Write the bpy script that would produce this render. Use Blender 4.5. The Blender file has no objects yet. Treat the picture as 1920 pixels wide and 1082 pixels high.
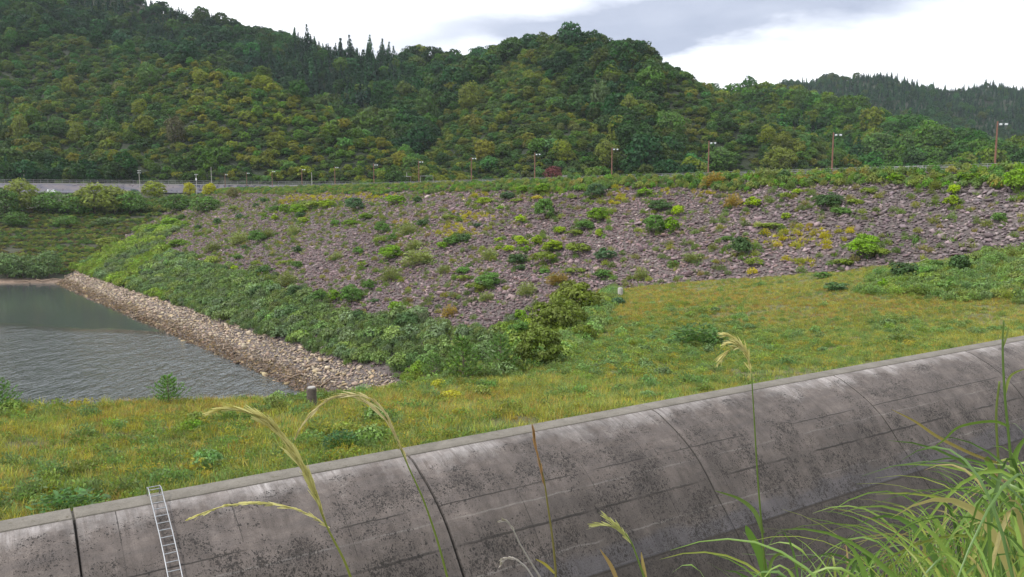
import bpy, bmesh, math, random
import numpy as np
from mathutils import Vector
R = math.radians
rng = np.random.default_rng(7)
random.seed(7)
sc = bpy.context.scene
COL = sc.collection

# ------------------------------------------------------------------ camera
FPX = 1507.0; PITCH = R(6.4)
cam_d = bpy.data.cameras.new("camera"); cam = bpy.data.objects.new("camera", cam_d); COL.objects.link(cam)
cam_d.sensor_width = 36; cam_d.lens = 36 * FPX / 1920
cam_d.clip_start = 0.05; cam_d.clip_end = 12000
cam.location = (0, 0, 0); cam.rotation_euler = (R(90) - PITCH, 0, 0)
sc.camera = cam

# ------------------------------------------------------------------ light, sky, exposure
SUN_EL, SUN_AZ = R(50), R(242)          # azimuth clockwise from +Y (view direction)
sd = bpy.data.lights.new("sun", 'SUN'); sun = bpy.data.objects.new("sun", sd); COL.objects.link(sun)
sd.energy = 2.3; sd.angle = R(7); sd.color = (1.0, 0.95, 0.88)
sv = Vector((math.sin(SUN_AZ) * math.cos(SUN_EL), math.cos(SUN_AZ) * math.cos(SUN_EL), math.sin(SUN_EL)))
sun.rotation_euler = sv.to_track_quat('Z', 'Y').to_euler()
sc.view_settings.view_transform = 'Standard'; sc.view_settings.look = 'None'
sc.view_settings.exposure = 0.78; sc.view_settings.gamma = 1.0

world = bpy.data.worlds.new("World"); sc.world = world; world.use_nodes = True
wt = world.node_tree; wt.nodes.clear()

class NB:
    """small node-tree writer"""
    def __init__(s, tree): s.t = tree
    def n(s, typ, **kw):
        nd = s.t.nodes.new(typ)
        for k, v in kw.items():
            if k == 'i':
                for a, b in v.items():
                    if isinstance(b, bpy.types.NodeSocket): s.t.links.new(b, nd.inputs[a])
                    else: nd.inputs[a].default_value = b
            else: setattr(nd, k, v)
        return nd
    def math(s, op, a, b=None, c=None, clamp=False):
        nd = s.t.nodes.new('ShaderNodeMath'); nd.operation = op; nd.use_clamp = clamp
        for k, v in enumerate((a, b, c)):
            if v is None: continue
            if isinstance(v, bpy.types.NodeSocket): s.t.links.new(v, nd.inputs[k])
            else: nd.inputs[k].default_value = v
        return nd.outputs[0]
    def mix(s, f, a, b, mode='MIX'):
        nd = s.t.nodes.new('ShaderNodeMix'); nd.data_type = 'RGBA'; nd.blend_type = mode
        for k, v in ((0, f), (6, a), (7, b)):
            if isinstance(v, bpy.types.NodeSocket): s.t.links.new(v, nd.inputs[k])
            elif k == 0: nd.inputs[k].default_value = v
            else: nd.inputs[k].default_value = tuple(v) + ((1,) if len(v) == 3 else ())
        return nd.outputs[2]
    def ramp(s, f, pts, smooth=False):
        nd = s.t.nodes.new('ShaderNodeValToRGB'); r = nd.color_ramp
        if smooth: r.interpolation = 'EASE'
        while len(r.elements) < len(pts): r.elements.new(0.5)
        for e, (p, c) in zip(r.elements, pts):
            e.position = p
            e.color = (c, c, c, 1) if isinstance(c, (int, float)) else tuple(c) + (1,)
        s.t.links.new(f, nd.inputs[0]); return nd.outputs[0]
    def noise(s, vec, scale, detail=4, rough=.55, dist=0):
        nd = s.n('ShaderNodeTexNoise', i={'Scale': scale, 'Detail': detail, 'Roughness': rough, 'Distortion': dist})
        if vec is not None: s.t.links.new(vec, nd.inputs['Vector'])
        return nd.outputs['Fac']
    def link(s, a, b): s.t.links.new(a, b)

w = NB(wt)
sky = w.n('ShaderNodeTexSky', sky_type='NISHITA', sun_disc=False, sun_elevation=SUN_EL, sun_rotation=SUN_AZ, altitude=200)
tc = w.n('ShaderNodeTexCoord'); sep = w.n('ShaderNodeSeparateXYZ', i={0: tc.outputs['Generated']})
X, Y, Z = sep.outputs
# cloud-layer coordinates: direction over height (a flat deck far overhead)
zc = w.math('MAXIMUM', w.math('ADD', Z, 0.12), 0.03)
cu = w.math('DIVIDE', X, zc); cv = w.math('DIVIDE', Y, zc)
cvec = w.n('ShaderNodeCombineXYZ', i={0: cu, 1: cv, 2: 0.0}).outputs[0]
n1 = w.noise(cvec, 0.55, 5, .5, .3)
n2 = w.noise(cvec, 1.7, 5, .55, .2)
# long dark bank of cloud: runs up to the upper right of the view
el = w.math('ARCTAN2', Z, w.math('SQRT', w.math('ADD', w.math('MULTIPLY', X, X), w.math('MULTIPLY', Y, Y))))
az = w.math('ARCTAN2', X, Y)
def bank(a0, e0, slope, wa, we, nz=0.05):
    e = w.math('SUBTRACT', el, w.math('ADD', e0, w.math('MULTIPLY', w.math('SUBTRACT', az, a0), slope)))
    e = w.math('ADD', e, w.math('MULTIPLY', w.math('SUBTRACT', n2, 0.5), nz * 2.2))
    e = w.math('DIVIDE', e, we)
    a = w.math('DIVIDE', w.math('SUBTRACT', az, a0), wa)
    s = w.math('ADD', w.math('MULTIPLY', e, e), w.math('MULTIPLY', a, a))
    return w.math('POWER', 2.718, w.math('MULTIPLY', s, -1.0))
b1 = bank(0.30, 0.222, 0.10, 0.34, 0.044)
b2 = bank(0.06, 0.192, 0.04, 0.30, 0.028)
bk = w.math('ADD', b1, w.math('MULTIPLY', b2, 0.6), clamp=True)
dens = w.ramp(n1, [(0.42, 0.0), (0.75, 1.0)], True)
bk = w.math('MULTIPLY', bk, w.math('ADD', 0.72, w.math('MULTIPLY', n2, 0.5)), clamp=True)
white = (12.6, 12.9, 13.4); grey = (3.7, 4.1, 5.2)
cloud = w.mix(w.math('MULTIPLY', dens, 0.16), white, grey)
cloud = w.mix(bk, cloud, grey)
skyc = w.mix(0.93, sky.outputs[0], cloud)
up = w.math('GREATER_THAN', Z, -0.02)
skyc = w.mix(up, (1.5, 1.6, 1.4), skyc)
bg = w.n('ShaderNodeBackground', i={'Color': skyc, 'Strength': 0.082})
out = w.n('ShaderNodeOutputWorld'); w.link(bg.outputs[0], out.inputs[0])

# ------------------------------------------------------------------ maths helpers
def ray(px, py):
    px = np.asarray(px, float); py = np.asarray(py, float)
    dx = (px - 960) / FPX; dz = -(py - 541) / FPX
    return dx, math.cos(PITCH) + dz * math.sin(PITCH), -math.sin(PITCH) + dz * math.cos(PITCH)
def proj(x, y, z):
    f = y * math.cos(PITCH) - z * math.sin(PITCH); u = y * math.sin(PITCH) + z * math.cos(PITCH)
    f = np.where(f < 1e-3, 1e-3, f)
    return 960 + FPX * x / f, 541 - FPX * u / f
def at(px, py, D):
    """point seen at picture position (px, py) at D metres ahead"""
    x, y, z = ray(px, py); return float(x / y * D), float(D), float(z / y * D)

_tab = np.random.default_rng(3).random((256, 256))
def vn(x, y):
    xi = np.floor(x).astype(int); yi = np.floor(y).astype(int); fx = x - xi; fy = y - yi
    fx = fx * fx * (3 - 2 * fx); fy = fy * fy * (3 - 2 * fy)
    a = _tab[xi & 255, yi & 255]; b = _tab[(xi + 1) & 255, yi & 255]; c = _tab[xi & 255, (yi + 1) & 255]; d = _tab[(xi + 1) & 255, (yi + 1) & 255]
    return (a * (1 - fx) + b * fx) * (1 - fy) + (c * (1 - fx) + d * fx) * fy
def fbm(x, y, s, o=4, seed=0.):
    x = np.asarray(x, float) / s + seed * 17.3; y = np.asarray(y, float) / s + seed * 9.1; r = 0; a = .5; t = 0
    for _ in range(o):
        r = r + a * vn(x, y); t += a; a *= .5; x = x * 2.03 + 11.7; y = y * 2.03 + 5.3
    return r / t
def sm(a, b, x):
    t = np.clip((x - a) / (b - a), 0, 1); return t * t * (3 - 2 * t)

# ------------------------------------------------------------------ layout (metres, eye level = 0)
WATER = -31.9; CREST = 4.6; WTOP = -9.5; SL = 2.5
NX, NY = 0.780, 0.626            # horizontal direction from the eye square to the dam axis
DAMD = 145.6                     # distance to the upstream crest edge
def dam_t(x, y): return DAMD - (NX * x + NY * y)      # >0 on the upstream face
def dam_s(x, y): return -NY * x + NX * y              # along the crest, away from viewer
def dam_h(x, y):
    t = dam_t(x, y); s = dam_s(x, y)
    z = np.where(t > 0, CREST - t / SL, np.where(t > -11, CREST, CREST + (t + 11) / 1.8))
    return np.where(s > 425, z - (s - 425) * .5, z)

wp = []
for px, py in ((-500, 1087), (-240, 1040), (0, 995), (138, 968), (765, 852), (1220, 765), (1560, 702), (1920, 636), (2250, 577)):
    x, y, z = ray(px, py); wp.append((float(x / z * WTOP), float(y / z * WTOP)))
p0, p1 = np.array(wp[-2]), np.array(wp[-1]); wp.append(tuple(p1 + (p1 - p0) * 1.0))
WP = np.array(wp)
def poly_sd(P, x, y):
    """signed distance to an open polyline (left of travel positive), arc length of the nearest point"""
    x = np.asarray(x, float); y = np.asarray(y, float)
    best = np.full(x.shape, 1e18); sg = np.zeros(x.shape); sa = np.zeros(x.shape); acc = 0.
    for k in range(len(P) - 1):
        a = P[k]; d = P[k + 1] - a; L = math.hypot(*d); d = d / L
        tt = (x - a[0]) * d[0] + (y - a[1]) * d[1]; cr = d[0] * (y - a[1]) - d[1] * (x - a[0])
        lo = -1e9 if k == 0 else 0; hi = 1e9 if k == len(P) - 2 else L
        tc_ = np.clip(tt, lo, hi); dd = (x - a[0] - d[0] * tc_) ** 2 + (y - a[1] - d[1] * tc_) ** 2
        m = dd < best; best = np.where(m, dd, best); sg = np.where(m, np.where(cr >= 0, 1, -1), sg); sa = np.where(m, acc + tc_, sa); acc += L
    return np.sqrt(best) * sg, sa

EDGE = np.array([(-140, 5), (-60, 33), (-27, 43), (-11.5, 46), (-6.5, 50), (1.0, 58), (6.6, 82), (14, 120), (18, 150), (20, 220)])
ctrl = [(-30, 12, -9.8), (-14.7, 22.2, -9.8), (-3.9, 29.1, -9.75), (6.3, 35.8, -9.75), (17, 43, -9.72), (34, 53, -9.7), (60, 70, -9.4),
        (15, 134, -15.4), (28.6, 126, -13.2), (47, 115, -10.4), (66.5, 104, -6.75), (95, 95, -3.0), (-27, 43, -11.4), (-60, 33, -11.6), (-9, 47, -11.7),
        (1.5, 60, -12.4), (7, 84, -13.4), (22, 80, -12.2), (30, 65, -10.9), (45, 90, -10.0), (10, 50, -11.0), (130, 60, -3)]
CT = np.array(ctrl, float)
_d = np.hypot(CT[:, None, 0] - CT[None, :, 0], CT[:, None, 1] - CT[None, :, 1])
_n = len(CT); _A = np.zeros((_n + 3, _n + 3)); _A[:_n, :_n] = _d + np.eye(_n) * 2; _A[:_n, _n:] = np.c_[np.ones(_n), CT[:, :2]]; _A[_n:, :_n] = _A[:_n, _n:].T
_w = np.linalg.solve(_A, np.r_[CT[:, 2], 0, 0, 0])
def bench(x, y):
    r = _w[_n] + _w[_n + 1] * x + _w[_n + 2] * y
    for k in range(_n): r = r + _w[k] * np.hypot(x - CT[k, 0], y - CT[k, 1])
    return r

def P3(px, py, D): return at(px, py, D)
RIDGES = [  # crest lines: (picture x, picture y, distance) lowered by tree height; slope
    ([(-420, -330, 1050), (-150, -190, 1000), (80, -85, 960), (270, 15, 930), (400, 55, 900), (500, 78, 880), (590, 104, 860), (700, 122, 840), (850, 124, 820), (930, 126, 800), (1010, 110, 780)], .62, 10),
    ([(-420, -60, 800), (-100, 20, 760), (200, 95, 700), (330, 118, 640), (430, 148, 590), (480, 160, 565), (600, 216, 525), (700, 262, 495), (790, 305, 470), (850, 335, 455)], .66, 5),
    ([(200, 95, 700), (120, 190, 590), (60, 280, 510)], .6, 5),
    ([(930, 126, 800), (985, 104, 690), (1080, 104, 640), (1190, 124, 590), (1265, 143, 565), (1312, 186, 545), (1400, 228, 515), (1455, 290, 480), (1500, 335, 450)], .66, 6),
    ([(985, 104, 690), (1010, 165, 560), (1060, 235, 500), (1090, 330, 440)], .62, 5),
    ([(1190, 124, 590), (1200, 230, 510), (1240, 320, 440)], .7, 8),
    ([(700, 122, 840), (740, 180, 700), (800, 260, 580)], .5, 8),
    ([(1250, 215, 900), (1340, 194, 860), (1440, 184, 810), (1520, 200, 780), (1600, 226, 740), (1650, 243, 700), (1750, 272, 640), (1850, 296, 580), (1960, 330, 520)], .5, 8),
    ([(1200, 215, 1500), (1370, 184, 1480), (1480, 162, 1450), (1560, 152, 1430), (1640, 145, 1400), (1690, 168, 1400), (1760, 176, 1400), (1840, 168, 1420), (1920, 174, 1440), (2150, 170, 1500), (2500, 190, 1500)], .42, 12),
    ([(1640, 145, 1400), (1740, 240, 1080), (1850, 290, 900)], .36, 10),
    ([(1840, 168, 1420), (2000, 230, 1150), (2100, 300, 900)], .36, 10),
]
RSEG = []
for ri, (pts, slp, rr) in enumerate(RIDGES):
    q = [P3(*p) for p in pts]
    for a, b in zip(q[:-1], q[1:]): RSEG.append((a, b, slp, rr, ri))
def ridge_of(x, y):
    best = np.full(np.shape(x), -1e9); idx = np.zeros(np.shape(x), int)
    for a, b, slp, rr, ri in RSEG:
        dx, dy = b[0] - a[0], b[1] - a[1]; t = np.clip(((x - a[0]) * dx + (y - a[1]) * dy) / (dx * dx + dy * dy), 0, 1)
        v = a[2] + t * (b[2] - a[2]) - slp * np.hypot(x - a[0] - t * dx, y - a[1] - t * dy); idx = np.where(v > best, ri, idx); best = np.maximum(best, v)
    return idx
def hills(x, y):
    x = np.asarray(x, float); y = np.asarray(y, float)
    wx = x + (fbm(x, y, 90, 3, 1) - .5) * 60; wy = y + (fbm(x, y, 90, 3, 2) - .5) * 60
    h = np.full(x.shape, -60.)
    for a, b, slp, rr, _ri in RSEG:
        dx, dy = b[0] - a[0], b[1] - a[1]; L2 = dx * dx + dy * dy
        t = np.clip(((x - a[0]) * dx + (y - a[1]) * dy) / L2, 0, 1)
        d = np.hypot(x - a[0] - t * dx, y - a[1] - t * dy)
        dw = np.hypot(wx - a[0] - t * dx, wy - a[1] - t * dy)
        k = sm(5, 80, d); d2 = d * (1 - k) + dw * k
        v = a[2] + t * (b[2] - a[2]) - slp * (np.sqrt(d2 * d2 + rr * rr) - rr)
        hi = np.maximum(h, v); df = np.abs(h - v); h = hi + np.where(df < 8, (8 - df) ** 2 / 32, 0)   # soft union
    return h + (fbm(x, y, 30, 3, 4) - .5) * 5 + (fbm(x, y, 62, 2, 14) - .58) * 8
WALL = np.array([(-420, 424), (-285, 438), (-200, 447), (-88, 462), (-60, 470)])
def wall_y(x): return np.interp(x, WALL[:, 0], WALL[:, 1])
def H(x, y):
    x = np.asarray(x, float); y = np.asarray(y, float)
    # reservoir side left abutment
    wy_ = wall_y(x)
    ys = 286 + 8 * np.sin(x / 37.) - 0.35 * np.clip(-200 - x, 0, 300)
    f = np.clip((y - ys) / (wy_ - 14 - ys), -.4, 1)
    ab = -33 + 35.5 * np.where(f > 0, np.maximum(f, 1e-6) ** 1.12, f * .25) + .26 * np.clip(x + 168, 0, 60) * sm(0, .5, f)
    ter = 2.2; q = ab / ter; fr = q - np.floor(q); ab2 = (np.floor(q) + sm(.45, .95, fr)) * ter    # narrow terraces
    ab = ab * .35 + ab2 * .65
    ab = np.minimum(ab, 2.6) + (fbm(x, y, 9, 3, 5) - .5) * 1.2
    ab = np.where(x < -70, ab, -40)
    beh = y > wy_ + 1
    hl = hills(x, y)
    lim = 7 + .72 * np.clip(y - wy_ - 1.5, 0, 400); hl = np.where(x < -30, np.minimum(hl, lim + 60 * sm(-75, -35, x)), hl)
    back = np.where(beh, np.maximum(hl, np.clip(6.9 - .5 * np.clip(x + 75, 0, 90), -22, 7)), np.where(y > 380, np.maximum(hl, -22), -40))
    hl = np.where(beh | (x > -86), back, -60)
    hl = np.where((dam_t(x, y) > -25) & (x > -90), -60, hl)
    # bench between weir and dam
    e, _ = poly_sd(EDGE, x, y)
    b = bench(x, y) + (fbm(x, y, 5, 3, 6) - .5) * .5 * sm(0, 6, np.abs(e) + 2)
    bn = b - np.clip(e, 0, 400) * .62 - .25 * sm(0, 1.5, e)
    bn = np.where(dam_t(x, y) < -6, -60, bn)
    # camera side of the weir
    u, s = poly_sd(WP, x, y); u = -u
    bank = np.maximum(-17.5, -1.62 - 1.12 * np.clip(26.0 - u, 0, 30) + (fbm(x, y, 1.5, 2, 7) - .5) * .15)
    und = -9.8 - 1.9 * (u + .45)
    cs = np.maximum(bank, und)
    near = np.where(u > -.45, cs, bn)
    near = np.where(y > 300, -60, near)
    z = np.maximum(np.maximum(ab, hl), np.maximum(near, dam_h(x, y) - .25))
    z = np.maximum(z, -37)
    far = sm(2600, 3400, np.hypot(x, y)); return z * (1 - far) + far * 20
def hit(px, py, dmin=15., dmax=2200., extra=0.):
    """first ground point on the sight line through a picture position"""
    px = np.atleast_1d(np.asarray(px, float)); py = np.atleast_1d(np.asarray(py, float))
    rx, ry, rz = ray(px, py); D = np.geomspace(dmin, dmax, 700)
    XX = rx[:, None] / ry[:, None] * D; YY = np.broadcast_to(D, XX.shape); ZZ = rz[:, None] / ry[:, None] * D
    below = H(XX, YY) + extra > ZZ; k = np.argmax(below, 1); k = np.clip(k, 1, 699)
    lo = D[k - 1].copy(); hi = D[k].copy()
    for _ in range(12):
        m = (lo + hi) / 2; b = H(rx / ry * m, m) + extra > rz / ry * m; hi = np.where(b, m, hi); lo = np.where(b, lo, m)
    x = rx / ry * hi; return x, hi, H(x, hi)

# ------------------------------------------------------------------ object helpers
def mk(name, V, F, mat=None, parent=None, smooth=False, attrs=None, mats=None, fm=None):
    me = bpy.data.meshes.new(name)
    V = np.asarray(V, np.float32).reshape(-1, 3)
    if isinstance(F, np.ndarray):
        n, k = F.shape
        me.vertices.add(len(V)); me.vertices.foreach_set('co', V.ravel())
        me.loops.add(n * k); me.loops.foreach_set('vertex_index', F.astype(np.int32).ravel())
        me.polygons.add(n); me.polygons.foreach_set('loop_start', np.arange(n, dtype=np.int32) * k)
        me.polygons.foreach_set('loop_total', np.full(n, k, np.int32))
        me.update(calc_edges=True)
    else:
        me.from_pydata([tuple(map(float, v)) for v in V], [], [tuple(int(i) for i in f) for f in F]); me.update()
    if smooth: me.polygons.foreach_set('use_smooth', np.ones(len(me.polygons), bool))
    for m in (mats or ([mat] if mat else [])): me.materials.append(m)
    if fm is not None: me.polygons.foreach_set('material_index', np.asarray(fm, np.int32))
    for an, (typ, dom, arr) in (attrs or {}).items():
        a = me.attributes.new(an, typ, dom); arr = np.asarray(arr, np.float32 if typ != 'INT' else np.int32)
        a.data.foreach_set({'FLOAT': 'value', 'INT': 'value', 'FLOAT_VECTOR': 'vector', 'FLOAT_COLOR': 'color'}[typ], arr.ravel())
    o = bpy.data.objects.new(name, me); COL.objects.link(o)
    if parent: o.parent = parent
    return o
def tag(o, label=None, cat=None, group=None, kind=None):
    if label: o['label'] = label
    if cat: o['category'] = cat
    if group: o['group'] = group
    if kind: o['kind'] = kind
    return o
def empty(name, loc, rz=0):
    o = bpy.data.objects.new(name, None); COL.objects.link(o); o.location = loc; o.rotation_euler = (0, 0, rz); o.empty_display_size = .3; return o
def copy_tree(o, parent=None):
    c = o.copy(); COL.objects.link(c)
    if parent: c.parent = parent
    for ch in list(o.children): copy_tree(ch, c)
    return c
class MB:
    def __init__(s): s.v = []; s.f = []
    def add(s, V, F):
        b = len(s.v); s.v += [tuple(p) for p in V]; s.f += [tuple(i + b for i in f) for f in F]
    def box(s, c, d, rz=0, taper=1.):
        cx, cy, cz = c; hx, hy, hz = d[0] / 2, d[1] / 2, d[2] / 2; V = []
        for z, t in ((-hz, 1), (hz, taper)):
            for x, y in ((-hx, -hy), (hx, -hy), (hx, hy), (-hx, hy)):
                x *= t; y *= t
                V.append((cx + x * math.cos(rz) - y * math.sin(rz), cy + x * math.sin(rz) + y * math.cos(rz), cz + z))
        s.add(V, [(3, 2, 1, 0), (4, 5, 6, 7), (0, 1, 5, 4), (1, 2, 6, 5), (2, 3, 7, 6), (3, 0, 4, 7)])
    def tube(s, pts, rad, n=8, cap=True):
        pts = [Vector(p) for p in pts]; rad = rad if isinstance(rad, (list, tuple)) else [rad] * len(pts); V = []; F = []
        prev = None
        for k, p in enumerate(pts):
            t = (pts[min(k + 1, len(pts) - 1)] - pts[max(k - 1, 0)]).normalized()
            a = t.orthogonal().normalized() if prev is None else (prev - t * prev.dot(t)).normalized()
            prev = a; b = t.cross(a)
            for j in range(n):
                an = 2 * math.pi * j / n; V.append(tuple(p + (a * math.cos(an) + b * math.sin(an)) * rad[k]))
        for k in range(len(pts) - 1):
            for j in range(n):
                j2 = (j + 1) % n; F.append((k * n + j, k * n + j2, (k + 1) * n + j2, (k + 1) * n + j))
        if cap: F.append(tuple(range(n))[::-1]); F.append(tuple((len(pts) - 1) * n + j for j in range(n)))
        s.add(V, F)
    def build(s, name, mat, parent=None, smooth=False): return mk(name, s.v, s.f, mat, parent, smooth)

# ------------------------------------------------------------------ materials
def newmat(name):
    m = bpy.data.materials.new(name); m.use_nodes = True; t = m.node_tree; t.nodes.clear(); b = NB(t)
    o = b.n('ShaderNodeOutputMaterial'); p = b.n('ShaderNodeBsdfPrincipled'); b.link(p.outputs[0], o.inputs[0]); return m, b, p, o
def setp(p, **k):
    for a, v in k.items(): p.inputs[a.replace('_', ' ')].default_value = v
def bump(b, p, h, strength=.5, dist=.1):
    n = b.n('ShaderNodeBump', i={'Strength': strength, 'Distance': dist, 'Height': h}); b.link(n.outputs[0], p.inputs['Normal'])
def simple(name, c1, c2, scale=4, rough=.7, metal=0., bmp=.2, bd=.02, coord='Object'):
    m, b, p, o = newmat(name); tcn = b.n('ShaderNodeTexCoord').outputs[coord]
    f = b.noise(tcn, scale, 6, .65); f = b.ramp(f, [(.3, 0.), (.7, 1.)])
    b.link(b.mix(f, c1, c2), p.inputs['Base Color']); setp(p, Roughness=rough, Metallic=metal)
    if bmp: bump(b, p, b.noise(tcn, scale * 4, 5), bmp, bd)
    return m
def leafmat(name, inst, transl=.26, rough=.55):
    """foliage: colour from the point (stuff) or from the object (single plants), varied leaf by leaf"""
    m, b, p, o = newmat(name)
    if inst: c = b.n('ShaderNodeAttribute', attribute_type='INSTANCER', attribute_name='tint').outputs['Color']
    else: c = b.n('ShaderNodeObjectInfo').outputs['Color']
    lv = b.n('ShaderNodeAttribute', attribute_type='GEOMETRY', attribute_name='leafv').outputs['Fac']
    hs = b.n('ShaderNodeHueSaturation', i={'Color': c, 'Hue': b.math('ADD', .506, b.math('MULTIPLY', lv, .018)), 'Saturation': b.math('ADD', .95, b.math('MULTIPLY', lv, .25)),
                                          'Value': b.math('ADD', .80, b.math('MULTIPLY', lv, .85))})
    cc = hs.outputs[0]; b.link(cc, p.inputs['Base Color']); setp(p, Roughness=rough)
    p.inputs['Specular IOR Level'].default_value = .12
    tr = b.n('ShaderNodeBsdfTranslucent', i={'Color': b.mix(1., cc, (1.25, 1.2, .6), 'MULTIPLY')})
    mx = b.n('ShaderNodeMixShader', i={0: transl, 1: p.outputs[0], 2: tr.outputs[0]}); b.link(mx.outputs[0], o.inputs[0]); return m
def rockmat(name, inst=True):
    m, b, p, o = newmat(name)
    c = b.n('ShaderNodeAttribute', attribute_type='INSTANCER', attribute_name='tint').outputs['Color'] if inst else b.n('ShaderNodeObjectInfo').outputs['Color']
    tcn = b.n('ShaderNodeTexCoord').outputs['Object']
    f = b.ramp(b.noise(tcn, 2.2, 6, .7), [(.3, .62), (.7, 1.25)])
    b.link(b.mix(1., c, f, 'MULTIPLY'), p.inputs['Base Color']); setp(p, Roughness=.85); bump(b, p, b.noise(tcn, 6, 5, .7), .6, .05); return m
M = {}
M['leaf_i'] = leafmat('leaf_mass', True); M['leaf_o'] = leafmat('leaf_single', False)
M['blade_i'] = leafmat('blade_mass', True, .35, .5); M['blade_o'] = leafmat('blade_single', False, .35, .45)
M['rock_i'] = rockmat('rock_mass'); M['rock_o'] = rockmat('rock_single', False)
M['bark'] = simple('bark', (.07, .05, .035), (.15, .12, .09), 3, .9)
M['rust_pole'] = simple('rust_brown_steel', (.11, .048, .032), (.19, .09, .06), 2, .6)
M['galv'] = simple('galvanised_steel', (.24, .25, .27), (.36, .37, .39), 5, .45, .5)
M['fence'] = simple('dull_galvanised_rail', (.20, .20, .21), (.32, .32, .33), 5, .6, .2)
M['pole_grey'] = simple('concrete_pole', (.25, .24, .22), (.38, .36, .33), 2, .85)
M['lamp'] = simple('lamp_housing', (.42, .46, .46), (.55, .58, .58), 4, .4)
M['asphalt'] = simple('asphalt', (.045, .045, .048), (.08, .08, .08), 2, .9)
M['drift'] = simple('driftwood', (.09, .06, .045), (.28, .21, .15), 6, .9, coord='Object')
M['post_conc'] = simple('stained_post', (.045, .035, .03), (.11, .09, .075), 5, .9)
M['post_top'] = simple('pale_post_top', (.22, .21, .20), (.36, .35, .33), 6, .9)
M['white_paint'] = simple('white_paint', (.62, .63, .64), (.78, .79, .80), 1, .35, bmp=0)
M['glass'] = simple('dark_glass', (.02, .025, .03), (.04, .045, .05), 1, .1, bmp=0)
M['tyre'] = simple('tyre_rubber', (.02, .02, .02), (.035, .035, .035), 6, .8)

def scatter(name, templates, P, rot, scl, tint, var, mat, smooth=False):
    """ONE stuff object: its mesh carries the template shapes and the points; nodes set a copy of a shape on each point"""
    V = []; F = []; tm = []; lv = []; k0 = 0
    for k, (tv, tf, tl) in enumerate(templates):
        V.append(tv); F.append(np.asarray(tf) + k0); k0 += len(tv); tm += [k] * len(tv); lv.append(tl)
    n = len(P); V.append(P); V = np.concatenate(V); F = np.concatenate(F)
    tm = np.array(tm + [-1] * n); nt = k0
    full = lambda a, w: np.concatenate([np.zeros((nt, w)) if w > 1 else np.zeros(nt), a])
    c4 = np.c_[tint, np.ones(n)]
    o = mk(name, V, F, mat, attrs={'tmpl': ('INT', 'POINT', tm), 'var': ('INT', 'POINT', full(var, 1)), 'rot': ('FLOAT_VECTOR', 'POINT', full(rot, 3)),
        'scl': ('FLOAT_VECTOR', 'POINT', full(scl, 3)), 'tint': ('FLOAT_COLOR', 'POINT', full(c4, 4)), 'leafv': ('FLOAT', 'FACE', np.concatenate(lv))})
    g = bpy.data.node_groups.new(name, 'GeometryNodeTree'); b = NB(g)
    g.interface.new_socket('Geometry', in_out='INPUT', socket_type='NodeSocketGeometry'); g.interface.new_socket('Geometry', in_out='OUTPUT', socket_type='NodeSocketGeometry')
    gi = b.n('NodeGroupInput'); go = b.n('NodeGroupOutput'); jn = b.n('GeometryNodeJoinGeometry')
    def na(nm, ty): return b.n('GeometryNodeInputNamedAttribute', data_type=ty, i={'Name': nm}).outputs[0]
    def eq(s, v):
        c = b.n('FunctionNodeCompare', data_type='INT', operation='EQUAL'); b.link(s, c.inputs[2]); c.inputs[3].default_value = v; return c.outputs[0]
    def sepg(sel):
        s = b.n('GeometryNodeSeparateGeometry', domain='POINT'); b.link(gi.outputs[0], s.inputs[0]); b.link(sel, s.inputs[1]); return s.outputs[0]
    pts = sepg(eq(na('tmpl', 'INT'), -1))
    for k in range(len(templates)):
        ins = b.n('GeometryNodeInstanceOnPoints'); b.link(pts, ins.inputs['Points']); b.link(eq(na('var', 'INT'), k), ins.inputs['Selection'])
        b.link(sepg(eq(na('tmpl', 'INT'), k)), ins.inputs['Instance']); b.link(na('rot', 'FLOAT_VECTOR'), ins.inputs['Rotation']); b.link(na('scl', 'FLOAT_VECTOR'), ins.inputs['Scale'])
        b.link(ins.outputs[0], jn.inputs[0])
    b.link(jn.outputs[0], go.inputs[0])
    md = o.modifiers.new('scatter', 'NODES'); md.node_group = g; return o

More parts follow.
